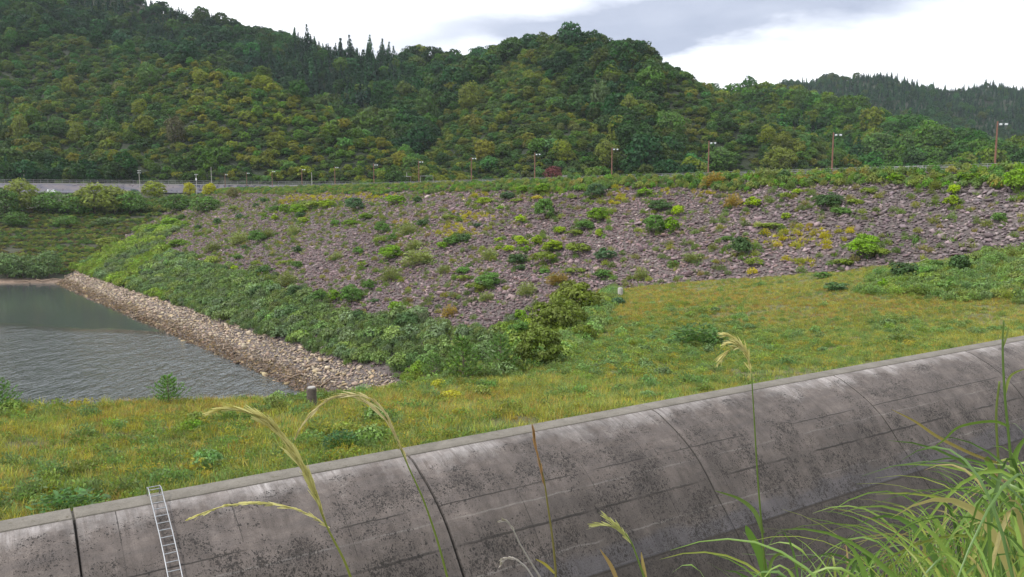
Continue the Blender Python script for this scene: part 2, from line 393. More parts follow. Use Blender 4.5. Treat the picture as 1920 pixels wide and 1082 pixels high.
# ------------------------------------------------------------------ plant shapes (numpy: verts, quads, leaf value)
def leaves(c, nrm, size, rg, asp=1.5):
    """quads at c facing nrm"""
    n = len(c); nrm = nrm / np.linalg.norm(nrm, axis=1)[:, None]; r = rg.normal(size=(n, 3)); a = np.cross(nrm, r); a /= np.linalg.norm(a, axis=1)[:, None]; b = np.cross(nrm, a)
    s = (size * rg.uniform(.6, 1.25, n))[:, None]; a = a * s * asp / 2; b = b * s / 2
    mid = nrm * s * .12
    V = np.stack([c - a, c + b + mid, c + a, c - b + mid], 1).reshape(-1, 3); F = np.arange(4 * n).reshape(-1, 4); return V, F, rg.random(n)
def merge(*parts):
    V = []; F = []; L = []; k = 0
    for v, f, l in parts: V.append(v); F.append(f + k); L.append(l); k += len(v)
    return np.concatenate(V), np.concatenate(F), np.concatenate(L)
def crown(rg, cen, rad, nl, lr, per, size, flat=.8, low=-.35, shag=.25):
    """lumpy crown: lobes over an ellipsoid, leaf cards over each lobe"""
    cen = np.array(cen, float); rad = np.array(rad, float); parts = []
    k = 0; ga = 2.39996
    for i in range(nl):
        zz = 1 - (1 - low) * (i + .5) / nl; th = ga * i + rg.uniform(-.5, .5); rr = math.sqrt(max(0, 1 - zz * zz))
        d = np.array([rr * math.cos(th), rr * math.sin(th), zz]); pc = cen + rad * d * rg.uniform(.62, .95); r = lr * rg.uniform(.65, 1.25)
        u = rg.normal(size=(per, 3)); u[:, 2] = np.abs(u[:, 2]) * rg.choice([1, 1, 1, -.5], per) + .1; u /= np.linalg.norm(u, axis=1)[:, None]
        u2 = u + d * .35; u2 /= np.linalg.norm(u2, axis=1)[:, None]
        c = pc + u2 * r * np.array([1, 1, flat]) * rg.uniform(.7, 1.0 + shag, (per, 1))
        v, f, l = leaves(c, u2 + rg.normal(size=(per, 3)) * .45, size, rg); parts.append((v, f, np.clip(l * .6 + rg.uniform(0, .4), 0, 1)))
    return merge(*parts)
def tri_trunk(h, r, rg, limbs=5):
    mb = MB(); p = [(0, 0, -.5)]; x = y = 0
    for k in range(1, 6): x += rg.uniform(-.06, .06) * h / 3; y += rg.uniform(-.06, .06) * h / 3; p.append((x, y, h * k / 5))
    mb.tube(p, [r * (1 - .13 * k) for k in range(6)], 6)
    for k in range(limbs):
        b = p[2 + k % 4]; a = rg.uniform(0, 6.28); l = h * rg.uniform(.25, .45)
        mb.tube([b, (b[0] + math.cos(a) * l * .6, b[1] + math.sin(a) * l * .6, b[2] + l * .55), (b[0] + math.cos(a) * l, b[1] + math.sin(a) * l, b[2] + l)], [r * .45, r * .3, r * .12], 5)
    return mb
def conifer(rg, h=14., r=2.3, lv=14, per=9, size=1.0, base=.08):
    parts = []
    for k in range(lv):
        t = (k + .3) / lv; z = h * (base + (1 - base) * t); rr = r * (1 - t) ** .8 * rg.uniform(.8, 1.15) + .12
        n = max(4, int(per * (1 - t * .55))); a = rg.uniform(0, 6.28, n) ; q = rg.uniform(.35, 1., n)
        c = np.stack([np.cos(a) * rr * q, np.sin(a) * rr * q, z - q * rr * .35 + rg.uniform(-.25, .25, n)], 1)
        nr = np.stack([np.cos(a) * .9, np.sin(a) * .9, np.full(n, .75)], 1) + rg.normal(size=(n, 3)) * .3
        parts.append(leaves(c, nr, size * (1 - t * .55), rg, 1.5))
    c = np.array([[0, 0, h]]); parts.append(leaves(np.repeat(c, 3, 0) - [[0, 0, .3]], rg.normal(size=(3, 3)) * [1, 1, .05], size * .5, rg, 2.5))
    return merge(*parts)
def blades(rg, n, h, spread, wd, lean=.5, seg=3, up=.0, curl=1.):
    """tuft of tapering bent blades"""
    V = []; F = []; L = []; k = 0
    for i in range(n):
        a = rg.uniform(0, 6.28); r0 = spread * math.sqrt(rg.random()); bx, by = r0 * math.cos(a), r0 * math.sin(a)
        a2 = a + rg.uniform(-.9, .9); ln = lean * rg.uniform(.2, 1.2); hh = h * rg.uniform(.55, 1.1); w_ = wd * rg.uniform(.7, 1.3)
        sx, sy = -math.sin(a2), math.cos(a2)
        for s in range(seg + 1):
            t = s / seg; o = ln * hh * t ** 1.7 * curl; z = hh * (t - .22 * ln * t * t) ; ww = w_ * (1 - t) ** .7 * .5 + .0004
            x, y = bx + math.cos(a2) * o, by + math.sin(a2) * o
            V += [(x - sx * ww, y - sy * ww, z - .05), (x + sx * ww, y + sy * ww, z - .05)]
        for s in range(seg): F.append((k, k + 1, k + 3, k + 2)); k += 2
        k += 2; L += [rg.random()] * seg
    return np.array(V), np.array(F), np.array(L)
def rock(rg, n=13, sx=1., sy=.8, sz=.55):
    bm = bmesh.new()
    for _ in range(n):
        d = Vector(rg.normal(size=3)).normalized(); d = Vector((d.x * sx, d.y * sy, d.z * sz)) * float(rg.uniform(.75, 1.05)) * .5; bm.verts.new(d)
    bmesh.ops.convex_hull(bm, input=bm.verts[:]); 
    for v in [v for v in bm.verts if not v.link_faces]: bm.verts.remove(v)
    bmesh.ops.triangulate(bm, faces=bm.faces[:]); bm.verts.index_update()
    V = np.array([v.co[:] for v in bm.verts]); F = np.array([[v.index for v in f.verts] for f in bm.faces]); bm.free()
    return V, F, rg.random(len(F))
def frond_bush(rg, n, h, r, size):
    """round feathery weed: upright sprays"""
    d = rg.normal(size=(n, 3)); d[:, 2] = np.abs(d[:, 2]) + .1; d /= np.linalg.norm(d, axis=1)[:, None]
    q = rg.uniform(.35, 1.05, (n, 1)); c = d * q * [r, r, h]
    nr = np.cross(d, rg.normal(size=(n, 3))); return leaves(c, nr, size, rg, 2.6)

# ================================================================== SETTING
def inpoly(poly, px, py):
    px = np.asarray(px, float); py = np.asarray(py, float); c = np.zeros(px.shape, bool); n = len(poly)
    for i in range(n):
        x1, y1 = poly[i]; x2, y2 = poly[(i + 1) % n]
        if y1 == y2: continue
        m = ((y1 > py) != (y2 > py)) & (px < (x2 - x1) * (py - y1) / (y2 - y1) + x1); c ^= m
    return c
def region(x, y, z):
    """0 hills 1 abutment 2 dam face 3 bench 4 bank 5 mud shore"""
    u, _ = poly_sd(WP, x, y); u = -u; e, _ = poly_sd(EDGE, x, y)
    r = np.zeros(x.shape, int)
    dm = (np.abs(z - (dam_h(x, y) - .25)) < .05) & (dam_t(x, y) > -14); r[:] = 0
    r = np.where((x < -70) & (y < wall_y(x) + 1) & (y > 200), 1, r)
    r = np.where((y < 300) & (u <= -.45), 3, r); r = np.where(u > -.45, 4, r)
    r = np.where(dm, 2, r); r = np.where((z < -30.6) & (y > 150) & (r != 2), 5, r); return r

def build_ground():
    az = np.concatenate([np.linspace(-180, -40, 36, endpoint=False), np.linspace(-40, 40, 700), np.linspace(40, 180, 37)[1:]]); az = np.radians(az)
    rr = np.concatenate([np.geomspace(.4, 15, 60, endpoint=False), np.geomspace(15, 140, 330, endpoint=False), np.geomspace(140, 480, 300, endpoint=False), np.geomspace(480, 1600, 200, endpoint=False), np.geomspace(1600, 9000, 25)])
    A, D = np.meshgrid(az, rr); x = D * np.sin(A); y = D * np.cos(A); z = H(x.ravel(), y.ravel()).reshape(x.shape)
    V = np.stack([x, y, z], -1).reshape(-1, 3); na = len(az); nr = len(rr)
    i, j = np.meshgrid(np.arange(nr - 1), np.arange(na - 1), indexing='ij'); a = (i * na + j).ravel()
    F = np.stack([a, a + 1, a + na + 1, a + na], 1)[:, ::-1]
    V = np.concatenate([V, [[0, 0, H(np.array([0.]), np.array([0.]))[0]]]])
    reg = region(V[:, 0], V[:, 1], V[:, 2])
    pal = np.array([(.013, .020, .007), (.034, .036, .018), (.085, .07, .066), (.085, .085, .03), (.05, .055, .02), (.16, .115, .085)])
    col = pal[reg]; n = fbm(V[:, 0], V[:, 1], 12, 4, 3)[:, None]; col = col * (.65 + .8 * n)
    return mk('ground', V, F, M['ground'], smooth=True, attrs={'gcol': ('FLOAT_COLOR', 'POINT', np.c_[col, np.ones(len(col))])})
m, b, p, o = newmat('ground')
g = b.n('ShaderNodeAttribute', attribute_name='gcol').outputs['Color']; tcn = b.n('ShaderNodeNewGeometry').outputs['Position']
f = b.ramp(b.noise(tcn, 1.4, 8, .7), [(.3, .55), (.7, 1.4)]); b.link(b.mix(1., g, f, 'MULTIPLY'), p.inputs['Base Color']); setp(p, Roughness=.95)
bump(b, p, b.noise(tcn, 2.5, 8, .7), .9, .3); M['ground'] = m
ground = tag(build_ground(), kind='structure')

# water ------------------------------------------------------------
m, b, p, o = newmat('reservoir_water'); pos = b.n('ShaderNodeNewGeometry').outputs['Position']
mp = b.n('ShaderNodeMapping', i={0: pos, 'Scale': (1., .42, 1.), 'Rotation': (0, 0, R(12))}).outputs[0]
r1 = b.noise(mp, 1.1, 3, .55, .4); r2 = b.noise(mp, .35, 2, .5)
sp = b.n('ShaderNodeSeparateXYZ', i={0: pos})
# calm lee under the far bank
edge = b.math('ADD', b.math('ADD', sp.outputs[1], b.math('MULTIPLY', sp.outputs[0], .28)), b.math('MULTIPLY', b.noise(pos, .05, 3), 14.))
calm = b.n('ShaderNodeMapRange', interpolation_type='SMOOTHSTEP', i={0: edge, 1: 168., 2: 176., 3: 1., 4: 0.03}).outputs[0]
pat = b.ramp(b.noise(pos, .06, 4, .6), [(.35, .75), (.65, 1.1)])
hgt = b.math('MULTIPLY', b.math('ADD', r1, b.math('MULTIPLY', r2, 1.2)), b.math('MULTIPLY', calm, pat))
setp(p, Roughness=.1, IOR=1.333); p.inputs['Base Color'].default_value = (.046, .053, .054, 1)
bump(b, p, hgt, 1.0, .62); M['water'] = m
tag(mk('water', [(-900, -60, WATER), (60, -60, WATER), (60, 330, WATER), (-900, 330, WATER)], [(0, 1, 2, 3)], m), kind='structure')

# dam crest road ----------------------------------------------------
ax = np.array([-NY, NX]); nn = np.array([NX, NY])
def damp(s, t): q = nn * (DAMD - t) + ax * s; return float(q[0]), float(q[1])
mb = MB()
for s0, s1 in ((-80, 430),):
    a = damp(s0, -1.6); c = damp(s1, -1.6); d = damp(s1, -9.6); e = damp(s0, -9.6)
    V = [(a[0], a[1], CREST), (c[0], c[1], CREST), (d[0], d[1], CREST), (e[0], e[1], CREST)]
    mb.add(V + [(v[0], v[1], v[2] - .4) for v in V], [(0, 1, 2, 3), (4, 7, 6, 5), (0, 4, 5, 1), (2, 6, 7, 3), (1, 5, 6, 2), (3, 7, 4, 0)])
tag(mb.build('road', M['asphalt']), kind='structure')

# ------------------------------------------------------------------ spillway weir
def uvm(me, uv):
    l = me.uv_layers.new(name='UVMap'); n = len(me.loops); vi = np.zeros(n, np.int32); me.loops.foreach_get('vertex_index', vi); l.data.foreach_set('uv', np.asarray(uv, np.float32)[vi].ravel())
WS = np.concatenate([[0], np.cumsum(np.hypot(*np.diff(WP, axis=0).T))])
def wline(s):
    # smooth curve through the crest points
    xs = np.interp(s, WS, WP[:, 0]); ys = np.interp(s, WS, WP[:, 1]); k = 6.
    for w_ in (k, -k):
        xs = xs + np.interp(s + w_, WS, WP[:, 0]); ys = ys + np.interp(s + w_, WS, WP[:, 1])
    return xs / 3, ys / 3
# joint positions along the crest
def s_of(px, py):
    x, y, z = ray(px, py); _, s = poly_sd(WP, np.array([x / z * WTOP]), np.array([y / z * WTOP])); return float(s[0])
SJ = [s_of(138, 968), s_of(765, 852), s_of(1220, 765), s_of(1565, 703)]
dj = SJ[3] - SJ[2]; SJ = [SJ[0] - dj] + SJ + [SJ[3] + dj, SJ[3] + 2 * dj, SJ[3] + 3 * dj]
PU = np.array([0, .5, 1.03, 1.6, 2.3, 3.0, 3.6, 4.1, 4.8, 5.44, 7, 9, 12, 14.]); PZ = np.array([0, .10, .36, .62, 1.03, 1.55, 2.2, 2.82, 3.55, 4.25, 5.95, 8.1, 11.4, 13.5])
def build_weir():
    S = list(np.arange(2, WS[-1] - 2, .5)); 
    for j in SJ: S += [j - .07, j - .04, j - .026, j + .026, j + .04, j + .07]
    S = np.array(sorted(S)); S = S[np.concatenate([[True], np.diff(S) > .012])]
    dist = np.min(np.abs(S[:, None] - np.array(SJ)[None]), 1); groove = dist < .03
    uu = np.concatenate([np.linspace(.09, 6, 60), np.linspace(6.2, 14, 40)]); zz = -np.interp(uu, PU, PZ)
    zz = np.convolve(np.pad(zz, 2, mode='edge'), np.ones(5) / 5, 'valid'); zz[-2:] = -np.interp(uu[-2:], PU, PZ); zz = zz - .05 + .01; zz[0] = -.045
    x, y = wline(S); tx = np.gradient(x, S); ty = np.gradient(y, S); L = np.hypot(tx, ty); tx /= L; ty /= L; nx_, ny_ = ty, -tx   # toward the camera
    V = []; UV = []; n = len(uu)
    gx = np.gradient(zz, uu); nl = np.hypot(gx, 1); 
    for k in range(len(S)):
        dep = .16 if groove[k] else 0
        ub = uu + gx / nl * dep * 1.; zb = zz - dep / nl
        tb = .0
        V.append(np.stack([x[k] + nx_[k] * ub, y[k] + ny_[k] * ub, WTOP + zb], 1)); UV.append(np.stack([np.full(n, S[k]), uu], 1))
    V = np.concatenate(V); UV = np.concatenate(UV)
    i, j = np.meshgrid(np.arange(len(S) - 1), np.arange(n - 1), indexing='ij'); a = (i * n + j).ravel(); F = np.stack([a, a + 1, a + n + 1, a + n], 1)[:, ::-1]
    root = empty('spillway_weir', (0, 0, 0)); tag(root, 'long weathered grey concrete spillway weir curving across the foreground', 'spillway')
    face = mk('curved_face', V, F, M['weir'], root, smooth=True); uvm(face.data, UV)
    # coping: a low flat beam along the top, cut at the joints
    prof = [(.09, -1.0), (.09, -.02), (.07, 0), (-.80, .0), (-.84, -.03), (-.84, -1.0)]
    V = []; UV = []; np_ = len(prof)
    for k in range(len(S)):
        dep = .10 if groove[k] else 0
        for q, (u_, z_) in enumerate(prof):
            zz_ = z_ - (dep if z_ > -.5 else 0); u2 = u_ - (dep * .6 if q < 3 and z_ > -.5 else 0)
            V.append((x[k] + nx_[k] * u2, y[k] + ny_[k] * u2, WTOP + zz_)); UV.append((S[k], u_ + z_))
    i, j = np.meshgrid(np.arange(len(S) - 1), np.arange(np_ - 1), indexing='ij'); a = (i * np_ + j).ravel(); F = np.stack([a, a + 1, a + np_ + 1, a + np_], 1)
    cp = mk('coping', V, F, M['coping'], root); uvm(cp.data, UV); return root
m, b, p, o = newmat('weathered_concrete'); uv = b.n('ShaderNodeUVMap', uv_map='UVMap').outputs[0]; su = b.n('ShaderNodeSeparateXYZ', i={0: uv}); s_, u_ = su.outputs[0], su.outputs[1]
def lineat(pos_, wdt, off=None, nz=.05, src=None):
    src = src if src is not None else u_
    wob = b.math('MULTIPLY', b.math('SUBTRACT', b.noise(uv, 1.1, 4, .6), .5), nz)
    d = b.math('ABSOLUTE', b.math('SUBTRACT', b.math('ADD', src, wob), pos_)); return b.n('ShaderNodeMapRange', i={0: d, 1: wdt * .4, 2: wdt, 3: 1., 4: 0.}).outputs[0]
big = b.noise(uv, .35, 5, .6); mid = b.noise(uv, 1.6, 6, .68, .4)
st = b.n('ShaderNodeMapping', i={0: uv, 'Scale': (7., .55, 1.)}).outputs[0]; streak = b.noise(st, 1.0, 5, .62, .15)
st2 = b.n('ShaderNodeMapping', i={0: uv, 'Scale': (.5, 3.2, 1.)}).outputs[0]; band = b.noise(st2, 1.0, 5, .6, .25)
c = b.mix(b.ramp(mid, [(.3, 0.), (.72, 1.)]), (.056, .045, .040), (.124, .104, .094))
c = b.mix(b.math('MULTIPLY', b.ramp(band, [(.42, 0.), (.62, 1.)]), .45), c, (.060, .052, .050))
# darker with depth (more moss lower down), pale streaky shoulder near the coping
low = b.n('ShaderNodeMapRange', i={0: b.math('ADD', u_, b.math('MULTIPLY', big, 3.)), 1: 4.2, 2: 7.5, 3: 0., 4: .6}).outputs[0]
c = b.mix(low, c, (.040, .034, .031))
sh = b.n('ShaderNodeMapRange', i={0: b.math('ADD', u_, b.math('ADD', b.math('MULTIPLY', streak, 1.6), b.math('MULTIPLY', b.noise(uv, .5, 4, .7), 4.2))), 1: 2.4, 2: 3.9, 3: .9, 4: 0.}).outputs[0]
c = b.mix(b.math('MULTIPLY', sh, b.ramp(streak, [(.35, .15), (.65, 1.)])), c, (.36, .34, .335))
pan = b.n('ShaderNodeTexNoise', noise_dimensions='1D', i={'W': b.math('FLOOR', b.math('DIVIDE', b.math('SUBTRACT', s_, SJ[0]), dj * .97)), 'Scale': 7.3}).outputs[0]
c = b.mix(1., c, b.ramp(pan, [(.3, .86), (.7, 1.12)]), 'MULTIPLY')
# lift lines, hairline cracks
seg = b.ramp(b.noise(b.n('ShaderNodeMapping', i={0: uv, 'Scale': (.18, .02, 1)}).outputs[0], 1.0, 2), [(.44, 0.), (.5, 1.)])
seg2 = b.ramp(b.noise(b.n('ShaderNodeMapping', i={0: uv, 'Scale': (.21, .02, 1), 'Location': (9, 0, 0)}).outputs[0], 1.0, 2), [(.42, 0.), (.5, 1.)])
ln = b.math('MAXIMUM', b.math('MULTIPLY', lineat(2.45, .028, nz=.09), seg), b.math('MULTIPLY', lineat(3.6, .038, nz=.10), seg2)); ln = b.math('MAXIMUM', ln, lineat(5.1, .06))
ln = b.math('MAXIMUM', ln, b.math('MULTIPLY', lineat(7.0, .06), seg))
# short vertical cracks at thirds of a panel
sm_ = b.math('PINGPONG', b.math('ADD', s_, 1.2), dj / 8); vln = b.math('MULTIPLY', b.math('LESS_THAN', b.math('ADD', sm_, b.math('MULTIPLY', b.noise(uv, 2.5, 3), .03)), .026), b.ramp(b.noise(uv, .42, 2), [(.5, 0.), (.56, 1.)]))
ln = b.math('MAXIMUM', ln, vln); jd = None
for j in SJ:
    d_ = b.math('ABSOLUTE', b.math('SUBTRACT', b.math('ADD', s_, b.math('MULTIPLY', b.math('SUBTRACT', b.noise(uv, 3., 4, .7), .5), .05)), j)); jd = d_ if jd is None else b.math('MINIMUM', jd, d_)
jm = b.n('ShaderNodeMapRange', i={0: jd, 1: .028, 2: .065, 3: 1., 4: 0.}).outputs[0]; ln = b.math('MAXIMUM', ln, jm)  # joint grooves: their shade and dirt both painted as a dark line
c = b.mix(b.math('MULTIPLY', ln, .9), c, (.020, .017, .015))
wl = b.math('MULTIPLY', lineat(2.95, .03, nz=.13), seg2); wl = b.math('MAXIMUM', wl, b.math('MULTIPLY', lineat(4.35, .03, nz=.16), seg)); c = b.mix(b.math('MULTIPLY', wl, .22), c, (.22, .21, .20))
# wet bluish band above the lowest lift line, heavy growth beneath it
wn = b.noise(b.n('ShaderNodeMapping', i={0: uv, 'Scale': (.22, .9, 1)}).outputs[0], 1., 5, .6)
wb = b.math('MULTIPLY', b.n('ShaderNodeMapRange', i={0: b.math('ADD', u_, b.math('MULTIPLY', wn, 1.6)), 1: 5.25, 2: 5.5, 3: 0., 4: 1.}).outputs[0], b.math('LESS_THAN', u_, 5.1))
c = b.mix(b.math('MULTIPLY', wb, .6), c, (.052, .050, .058))
c = b.mix(b.math('MULTIPLY', b.n('ShaderNodeMapRange', i={0: b.math('PINGPONG', b.math('SUBTRACT', u_, 4.55), 1.6), 1: .52, 2: .58, 3: 0., 4: 1.}).outputs[0], b.math('MULTIPLY', b.math('GREATER_THAN', u_, 5.1), b.ramp(mid, [(.35, .8), (.65, .35)]))), c, (.030, .024, .020))
# moss specks
wrp = b.n('ShaderNodeVectorMath', operation='ADD', i={0: uv, 1: b.n('ShaderNodeVectorMath', operation='SCALE', i={0: b.n('ShaderNodeTexNoise', i={'Vector': uv, 'Scale': 9., 'Detail': 4.}).outputs[1], 'Scale': .22}).outputs[0]}).outputs[0]
vo = b.n('ShaderNodeTexVoronoi', feature='F1', i={'Vector': wrp, 'Scale': 13., 'Randomness': 1.}); vo2 = b.n('ShaderNodeTexVoronoi', feature='F1', i={'Vector': wrp, 'Scale': 28., 'Randomness': 1.})
pn = b.noise(b.n('ShaderNodeMapping', i={0: uv, 'Scale': (.7, 1.1, 1)}).outputs[0], .75, 5, .65, .3)
thr = b.n('ShaderNodeMapRange', i={0: b.math('ADD', pn, b.math('MULTIPLY', u_, .018)), 1: .44, 2: .68, 3: .07, 4: .56}).outputs[0]
r1_ = b.n('ShaderNodeSeparateColor', i={0: vo.outputs[1]}).outputs[0]; r2_ = b.n('ShaderNodeSeparateColor', i={0: vo2.outputs[1]}).outputs[0]
spk = b.math('LESS_THAN', vo.outputs[0], b.math('MULTIPLY', b.math('ADD', thr, .10), b.math('SUBTRACT', b.math('MULTIPLY', r1_, 1.7), .55)))
spk2 = b.math('LESS_THAN', vo2.outputs[0], b.math('MULTIPLY', b.math('MULTIPLY', thr, 1.35), r2_))
spk = b.math('MULTIPLY', b.math('MAXIMUM', spk, spk2), b.math('GREATER_THAN', b.math('ADD', u_, b.math('MULTIPLY', pn, 1.2)), 1.2))
c = b.mix(b.math('MULTIPLY', spk, .9), c, (.010, .008, .007))
smr = b.math('MULTIPLY', b.ramp(b.noise(uv, 3.2, 6, .75, .5), [(.5, 0.), (.64, 1.)]), b.math('MULTIPLY', thr, 1.0), clamp=True); c = b.mix(smr, c, (.034, .027, .023))
drp = b.ramp(b.noise(b.n('ShaderNodeMapping', i={0: uv, 'Scale': (3.2, .16, 1.)}).outputs[0], 1., 6, .7, .1), [(.3, .8), (.62, 1.14)]); c = b.mix(1., c, drp, 'MULTIPLY')
blt = b.ramp(b.noise(uv, .28, 5, .7, .6), [(.36, .84), (.6, 1.22)]); c = b.mix(1., c, blt, 'MULTIPLY')
fine = b.ramp(b.noise(uv, 26., 6, .8), [(.3, .62), (.7, 1.38)]); c = b.mix(1., c, fine, 'MULTIPLY')
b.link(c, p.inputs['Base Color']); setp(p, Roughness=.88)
hh = b.math('SUBTRACT', b.math('ADD', b.math('MULTIPLY', mid, .5), b.math('MULTIPLY', b.noise(uv, 22., 4, .7), .25)), b.math('MULTIPLY', b.math('MAXIMUM', ln, spk), .5)); bump(b, p, hh, .6, .05)
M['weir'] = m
m, b, p, o = newmat('coping_concrete'); uv = b.n('ShaderNodeUVMap', uv_map='UVMap').outputs[0]; po = b.n('ShaderNodeNewGeometry').outputs['Position']
c = b.mix(b.ramp(b.noise(po, 1.2, 6, .7), [(.3, 0.), (.7, 1.)]), (.095, .085, .070), (.165, .15, .128)); c = b.mix(1., c, b.ramp(b.noise(po, 25., 4, .7), [(.3, .7), (.7, 1.2)]), 'MULTIPLY')
c = b.mix(b.math('LESS_THAN', b.noise(po, 5., 4, .6), .36), c, (.09, .08, .06)); b.link(c, p.inputs['Base Color']); setp(p, Roughness=.9); bump(b, p, b.noise(po, 20, 5), .5, .03); M['coping'] = m
build_weir()
# ================================================================== VEGETATION AND STONE MASSES
rg = np.random.default_rng(11)
def jit_polar(spacing, d0, d1, a0=-40, a1=40):
    """jittered grid over a wedge in front of the camera"""
    xs = np.arange(-d1, d1, spacing); ys = np.arange(10, d1, spacing); x, y = np.meshgrid(xs, ys); x = x.ravel() + rg.uniform(-.5, .5, x.size) * spacing; y = y.ravel() + rg.uniform(-.5, .5, y.size) * spacing
    D = np.hypot(x, y); a = np.degrees(np.arctan2(x, y)); k = (D > d0) & (D < d1) & (a > a0) & (a < a1); return x[k], y[k]
# horizon profile for culling what lies behind ridges
_ha = np.radians(np.linspace(-42, 42, 500)); _hd = np.concatenate([np.geomspace(16, 140, 160), np.geomspace(141, 1800, 420)])
_HA, _HD = np.meshgrid(_ha, _hd); _hz = H((_HD * np.sin(_HA)).ravel(), (_HD * np.cos(_HA)).ravel()).reshape(_HA.shape); _he = np.maximum.accumulate(_hz / _HD, axis=0)
def seen(x, y, z, h):
    D = np.hypot(x, y); a = np.arctan2(x, y); ia = np.clip(((a - _ha[0]) / (_ha[-1] - _ha[0]) * 499).round().astype(int), 0, 499)
    k = np.clip(np.searchsorted(_hd, D * .985) - 1, 0, len(_hd) - 1); px, py = proj(x, y, z)
    return ((z + h) / D > _he[k, ia] - .002) & (px > -160) & (px < 2080) & (np.abs(a) < R(41))
def pick(pal, w, n):
    pal = np.array(pal, float); w = np.array(w, float); return pal[rg.choice(len(pal), n, p=w / w.sum())]
def pickw(pal, W):
    """row-wise weights"""
    W = W / W.sum(1, keepdims=True); c = np.cumsum(W, 1); r = rg.random((len(W), 1)); k = np.minimum((r > c).sum(1), len(pal) - 1); return np.array(pal, float)[k]
def jitc(c, a=.18):
    n = len(c); return np.clip(c * rg.uniform(1 - a, 1 + a, (n, 1)) * rg.uniform(1 - a * .4, 1 + a * .4, (n, 3)), 0, 1)
def rotz(n, tilt=.0):
    return np.c_[rg.normal(size=n) * tilt, rg.normal(size=n) * tilt, rg.uniform(0, 6.283, n)]

T_broad = [crown(rg, (0, 0, 5.6), (4.3, 4.3, 4.4), 24, 1.7, 46, .72, low=-.75) for _ in range(3)]
T_cedar = [conifer(rg, 14, 3.3, 17, 19, 1.5) for _ in range(2)]
T_shrubf = [crown(rg, (0, 0, 1.5), (2.4, 2.4, 1.7), 14, 1.0, 32, .48, low=-.4) for _ in range(2)]
TPL = T_broad + T_cedar + T_shrubf      # 0-2 broad, 3-4 cedar, 5-6 scrub
# ---- forest on the hills
SPUR_L = [(-200, 100), (0, 100), (130, 75), (260, 80), (340, 130), (430, 140), (500, 150), (620, 205), (840, 325), (850, 345), (-200, 345)]
SPUR_M = [(1010, 150), (1060, 200), (1110, 270), (1130, 345), (830, 345), (800, 290), (830, 240), (900, 200), (960, 170)]
SPUR_R = [(1230, 190), (1330, 200), (1450, 262), (1490, 300), (1400, 290), (1290, 240)]
CEDAR_Z = [(440, 130), (600, 95), (760, 105), (745, 170), (700, 235), (655, 235), (560, 190), (500, 150)]
CEDAR_T = [(-200, -400), (330, -30), (500, 45), (500, 62), (380, 50), (250, 15), (150, 30), (-200, -20)]
CEDAR_B = [(590, 85), (760, 98), (760, 130), (590, 120)]
x, y = jit_polar(5.0, 425, 1750)
D = np.hypot(x, y); keep = rg.random(len(x)) < np.where(D > 950, .85, np.where(D > 700, .85, 1.0)); x, y = x[keep], y[keep]
z = H(x, y); okk = ((y > wall_y(x) + 4) | (x > -80)) & ((dam_t(x, y) < -22) | (x < -100)) & (z < 500) & seen(x, y, z, 12); x, y, z = x[okk], y[okk], z[okk]; n = len(x); D = np.hypot(x, y)
px, py = proj(x, y, z); jx = px + (fbm(x, y, 40, 3, 8) - .5) * 90; jy = py + (fbm(x, y, 40, 3, 9) - .5) * 70
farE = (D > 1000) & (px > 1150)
rid = ridge_of(x, y); scrub = (((rid == 1) | (rid == 2)) & (inpoly(SPUR_L, px, jy) | (px > 400))) | (rid == 4) | ((rid == 3) & (px > 1230) & (D < 600))
ced = ((inpoly(CEDAR_Z, jx, jy) & (D > 500)) | (inpoly(CEDAR_T, jx, jy)) | inpoly(CEDAR_B, jx, jy)) & ~scrub
ced = ced | (farE & (fbm(x, y, 110, 3, 10) > .40)) | (~scrub & (fbm(x, y, 45, 2, 11) > .70))
ced = ced & ~((px > 850) & (px < 1330) & (py < 230) & ~farE) & (D > 530)
big = fbm(x, y, 60, 3, 12)
var = np.where(scrub & (rg.random(n) < .84), 5 + rg.integers(0, 2, n), np.where(ced & (rg.random(n) < .93), 3 + rg.integers(0, 2, n), rg.integers(0, 3, n)))
pal = [(.050, .076, .022), (.030, .052, .019), (.080, .084, .022), (.100, .115, .030), (.080, .084, .034), (.048, .086, .034)]
W = np.stack([.8 + 0 * big, .9 - big * .6, .25 + big * .6 + scrub * .35, .03 + .05 * scrub + .05 * (big > .6), .02 + .06 * scrub, .25 + .1 * (px > 1300)], 1)
tint = pickw(pal, W); tint = np.where((var == 3)[:, None] | (var == 4)[:, None], pick([(.022, .046, .020), (.032, .062, .024), (.015, .033, .017)], [1, 1, 1], n), tint)
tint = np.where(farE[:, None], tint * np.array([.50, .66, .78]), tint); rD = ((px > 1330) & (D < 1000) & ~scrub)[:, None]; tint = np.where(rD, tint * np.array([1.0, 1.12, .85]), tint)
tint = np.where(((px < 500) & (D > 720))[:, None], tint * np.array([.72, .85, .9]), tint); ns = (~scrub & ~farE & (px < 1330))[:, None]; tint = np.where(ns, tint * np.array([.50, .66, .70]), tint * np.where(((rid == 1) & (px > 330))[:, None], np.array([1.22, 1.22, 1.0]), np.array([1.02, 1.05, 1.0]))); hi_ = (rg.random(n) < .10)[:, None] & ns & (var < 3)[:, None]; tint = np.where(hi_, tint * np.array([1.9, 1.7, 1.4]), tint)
tint = jitc(tint * np.array([1.2, 1.2, 1.05]), .24)
s = np.clip(rg.lognormal(-.16, .34, n), .42, 1.8) * np.where(var >= 5, 1.08, np.where(var >= 3, 1.0, 1.1)) * np.where(D > 950, .62, 1.)
s = np.where(scrub & (var < 3), s * .6, s)
scl = np.stack([s * rg.uniform(.85, 1.15, n), s * rg.uniform(.85, 1.15, n), s * rg.uniform(.85, 1.2, n)], 1)
P = np.stack([x, y, z - .4], 1)
